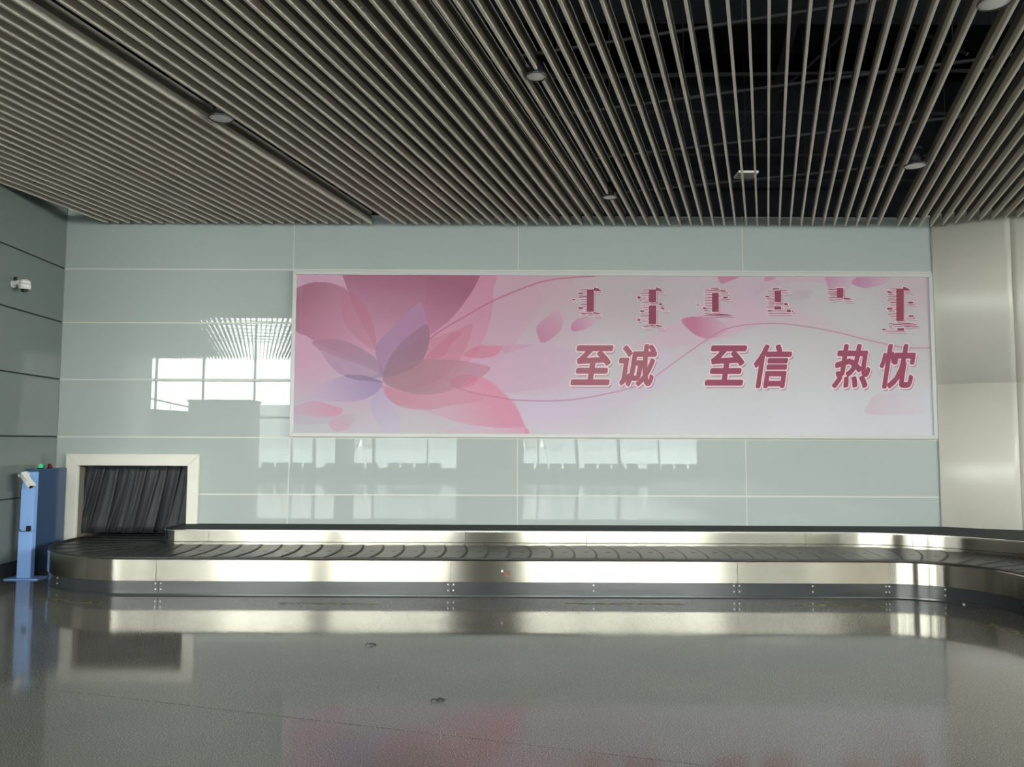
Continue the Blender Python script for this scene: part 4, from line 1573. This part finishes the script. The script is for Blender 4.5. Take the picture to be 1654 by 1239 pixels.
for x in (-1.6, -0.4, 0.8, 2.0):
    MB().cyl((x, 0, 2.9), (x, 0, 4.05 - (x + 2) * 0.22), 0.02, seg=8).build('rail_post', M['mullion'], kp)

# rows of waiting seats under the windows
def bench(x, y, n, first):
    t_ = empty('waiting_bench', (x, y, 0), 'four black waiting seats mirrored in the glass wall, ' + first, 'bench', 'waiting benches under the far windows')
    MB().box(-n * 0.3, n * 0.3, -0.04, 0.04, 0.34, 0.40).build('beam', M['chrome'], t_)
    for k_ in range(n):
        cx = -n * 0.3 + 0.3 + 0.6 * k_
        MB().box(cx - 0.26, cx + 0.26, -0.25, 0.22, 0.40, 0.45).build('seat', M['seat_blk'], t_, bevel=0.01)
        MB().bar((cx, -0.26, 0.43), (cx, -0.33, 0.70), 0.50, 0.04, upv=(0, 1, 0)).build('backrest', M['seat_blk'], t_)
    for sx in (-1, 1):
        MB().bar((sx * n * 0.24, -0.25, 0.02), (sx * n * 0.24, 0.25, 0.02), 0.05, 0.04).build('foot', M['chrome'], t_)
        MB().cyl((sx * n * 0.24, 0, 0.03), (sx * n * 0.24, 0, 0.36), 0.03, seg=8).build('leg', M['chrome'], t_)


for x, where in ((-9.6, 'farthest left, under the billboard corner'), (-6.9, 'second from the left'), (-4.2, 'third from the left'),
                 (1.6, 'just right of the blank pier'), (4.3, 'under the right-hand windows'), (7.0, 'farthest right')):
    bench(x, -13.6, 4, where)

# outside: apron, a grove and pale blocks on the horizon
tag(MB().box(-300, 300, -400, YW - 0.3, -0.35, -0.25).build('ground_outside', M['apron']), 'pale concrete apron outside the windows', kind='structure')
tag(MB().box(-300, 300, YW - 0.3, YW - 0.15, -0.35, -0.06).build('ground_edge', M['apron']), 'edge of the apron', kind='structure')


def block(x, y, w, d, h, nx, nz, label):
    t_ = empty('far_building', (x, y, -0.25), label, 'building', 'pale blocks outside the windows')
    MB().box(-w / 2, w / 2, -d, 0, 0, h).build('wall', M['facade'], t_)
    MB().box(-w / 2 - 0.3, w / 2 + 0.3, -d - 0.3, 0.3, h, h + 0.5).build('roof', M['facade'], t_)
    me0 = None
    for i in range(nx):
        for j in range(nz):
            cx = -w / 2 + w * (i + 0.5) / nx
            cz = h * (j + 0.55) / nz
            if me0 is None:
                o_ = MB().box(-w / nx * 0.3, w / nx * 0.3, 0.0, 0.15, -h / nz * 0.3, h / nz * 0.3).build('window', M['facade_win'], t_)
                me0 = o_.data
            else:
                o_ = bpy.data.objects.new('window', me0)
                C.objects.link(o_)
                o_.parent = t_
            o_.location = (cx, 0.001, cz)


block(-17, -170, 30, 14, 19, 9, 5, 'pale stepped block outside, mirrored below the left part of the billboard')
block(28, -150, 40, 14, 15, 12, 4, 'long pale office block outside, mirrored below the right part of the billboard')
block(-58, -190, 24, 12, 11, 6, 3, 'low pale block outside, farthest left in the reflection')
mm = MB()
for i in range(60):
    x = -150 + 5.2 * i
    hgt = random.uniform(3.0, 5.5)
    mm.cyl((x, -210, -0.3), (x, -210, hgt * 0.6), 1.9, 2.7, seg=7)
    mm.cyl((x, -210, hgt * 0.6), (x, -210, hgt), 2.7, 0.6, seg=7)
tag(mm.build('distant_grove', M['grove']), 'hazy line of trees on the horizon outside', 'trees', kind='stuff')
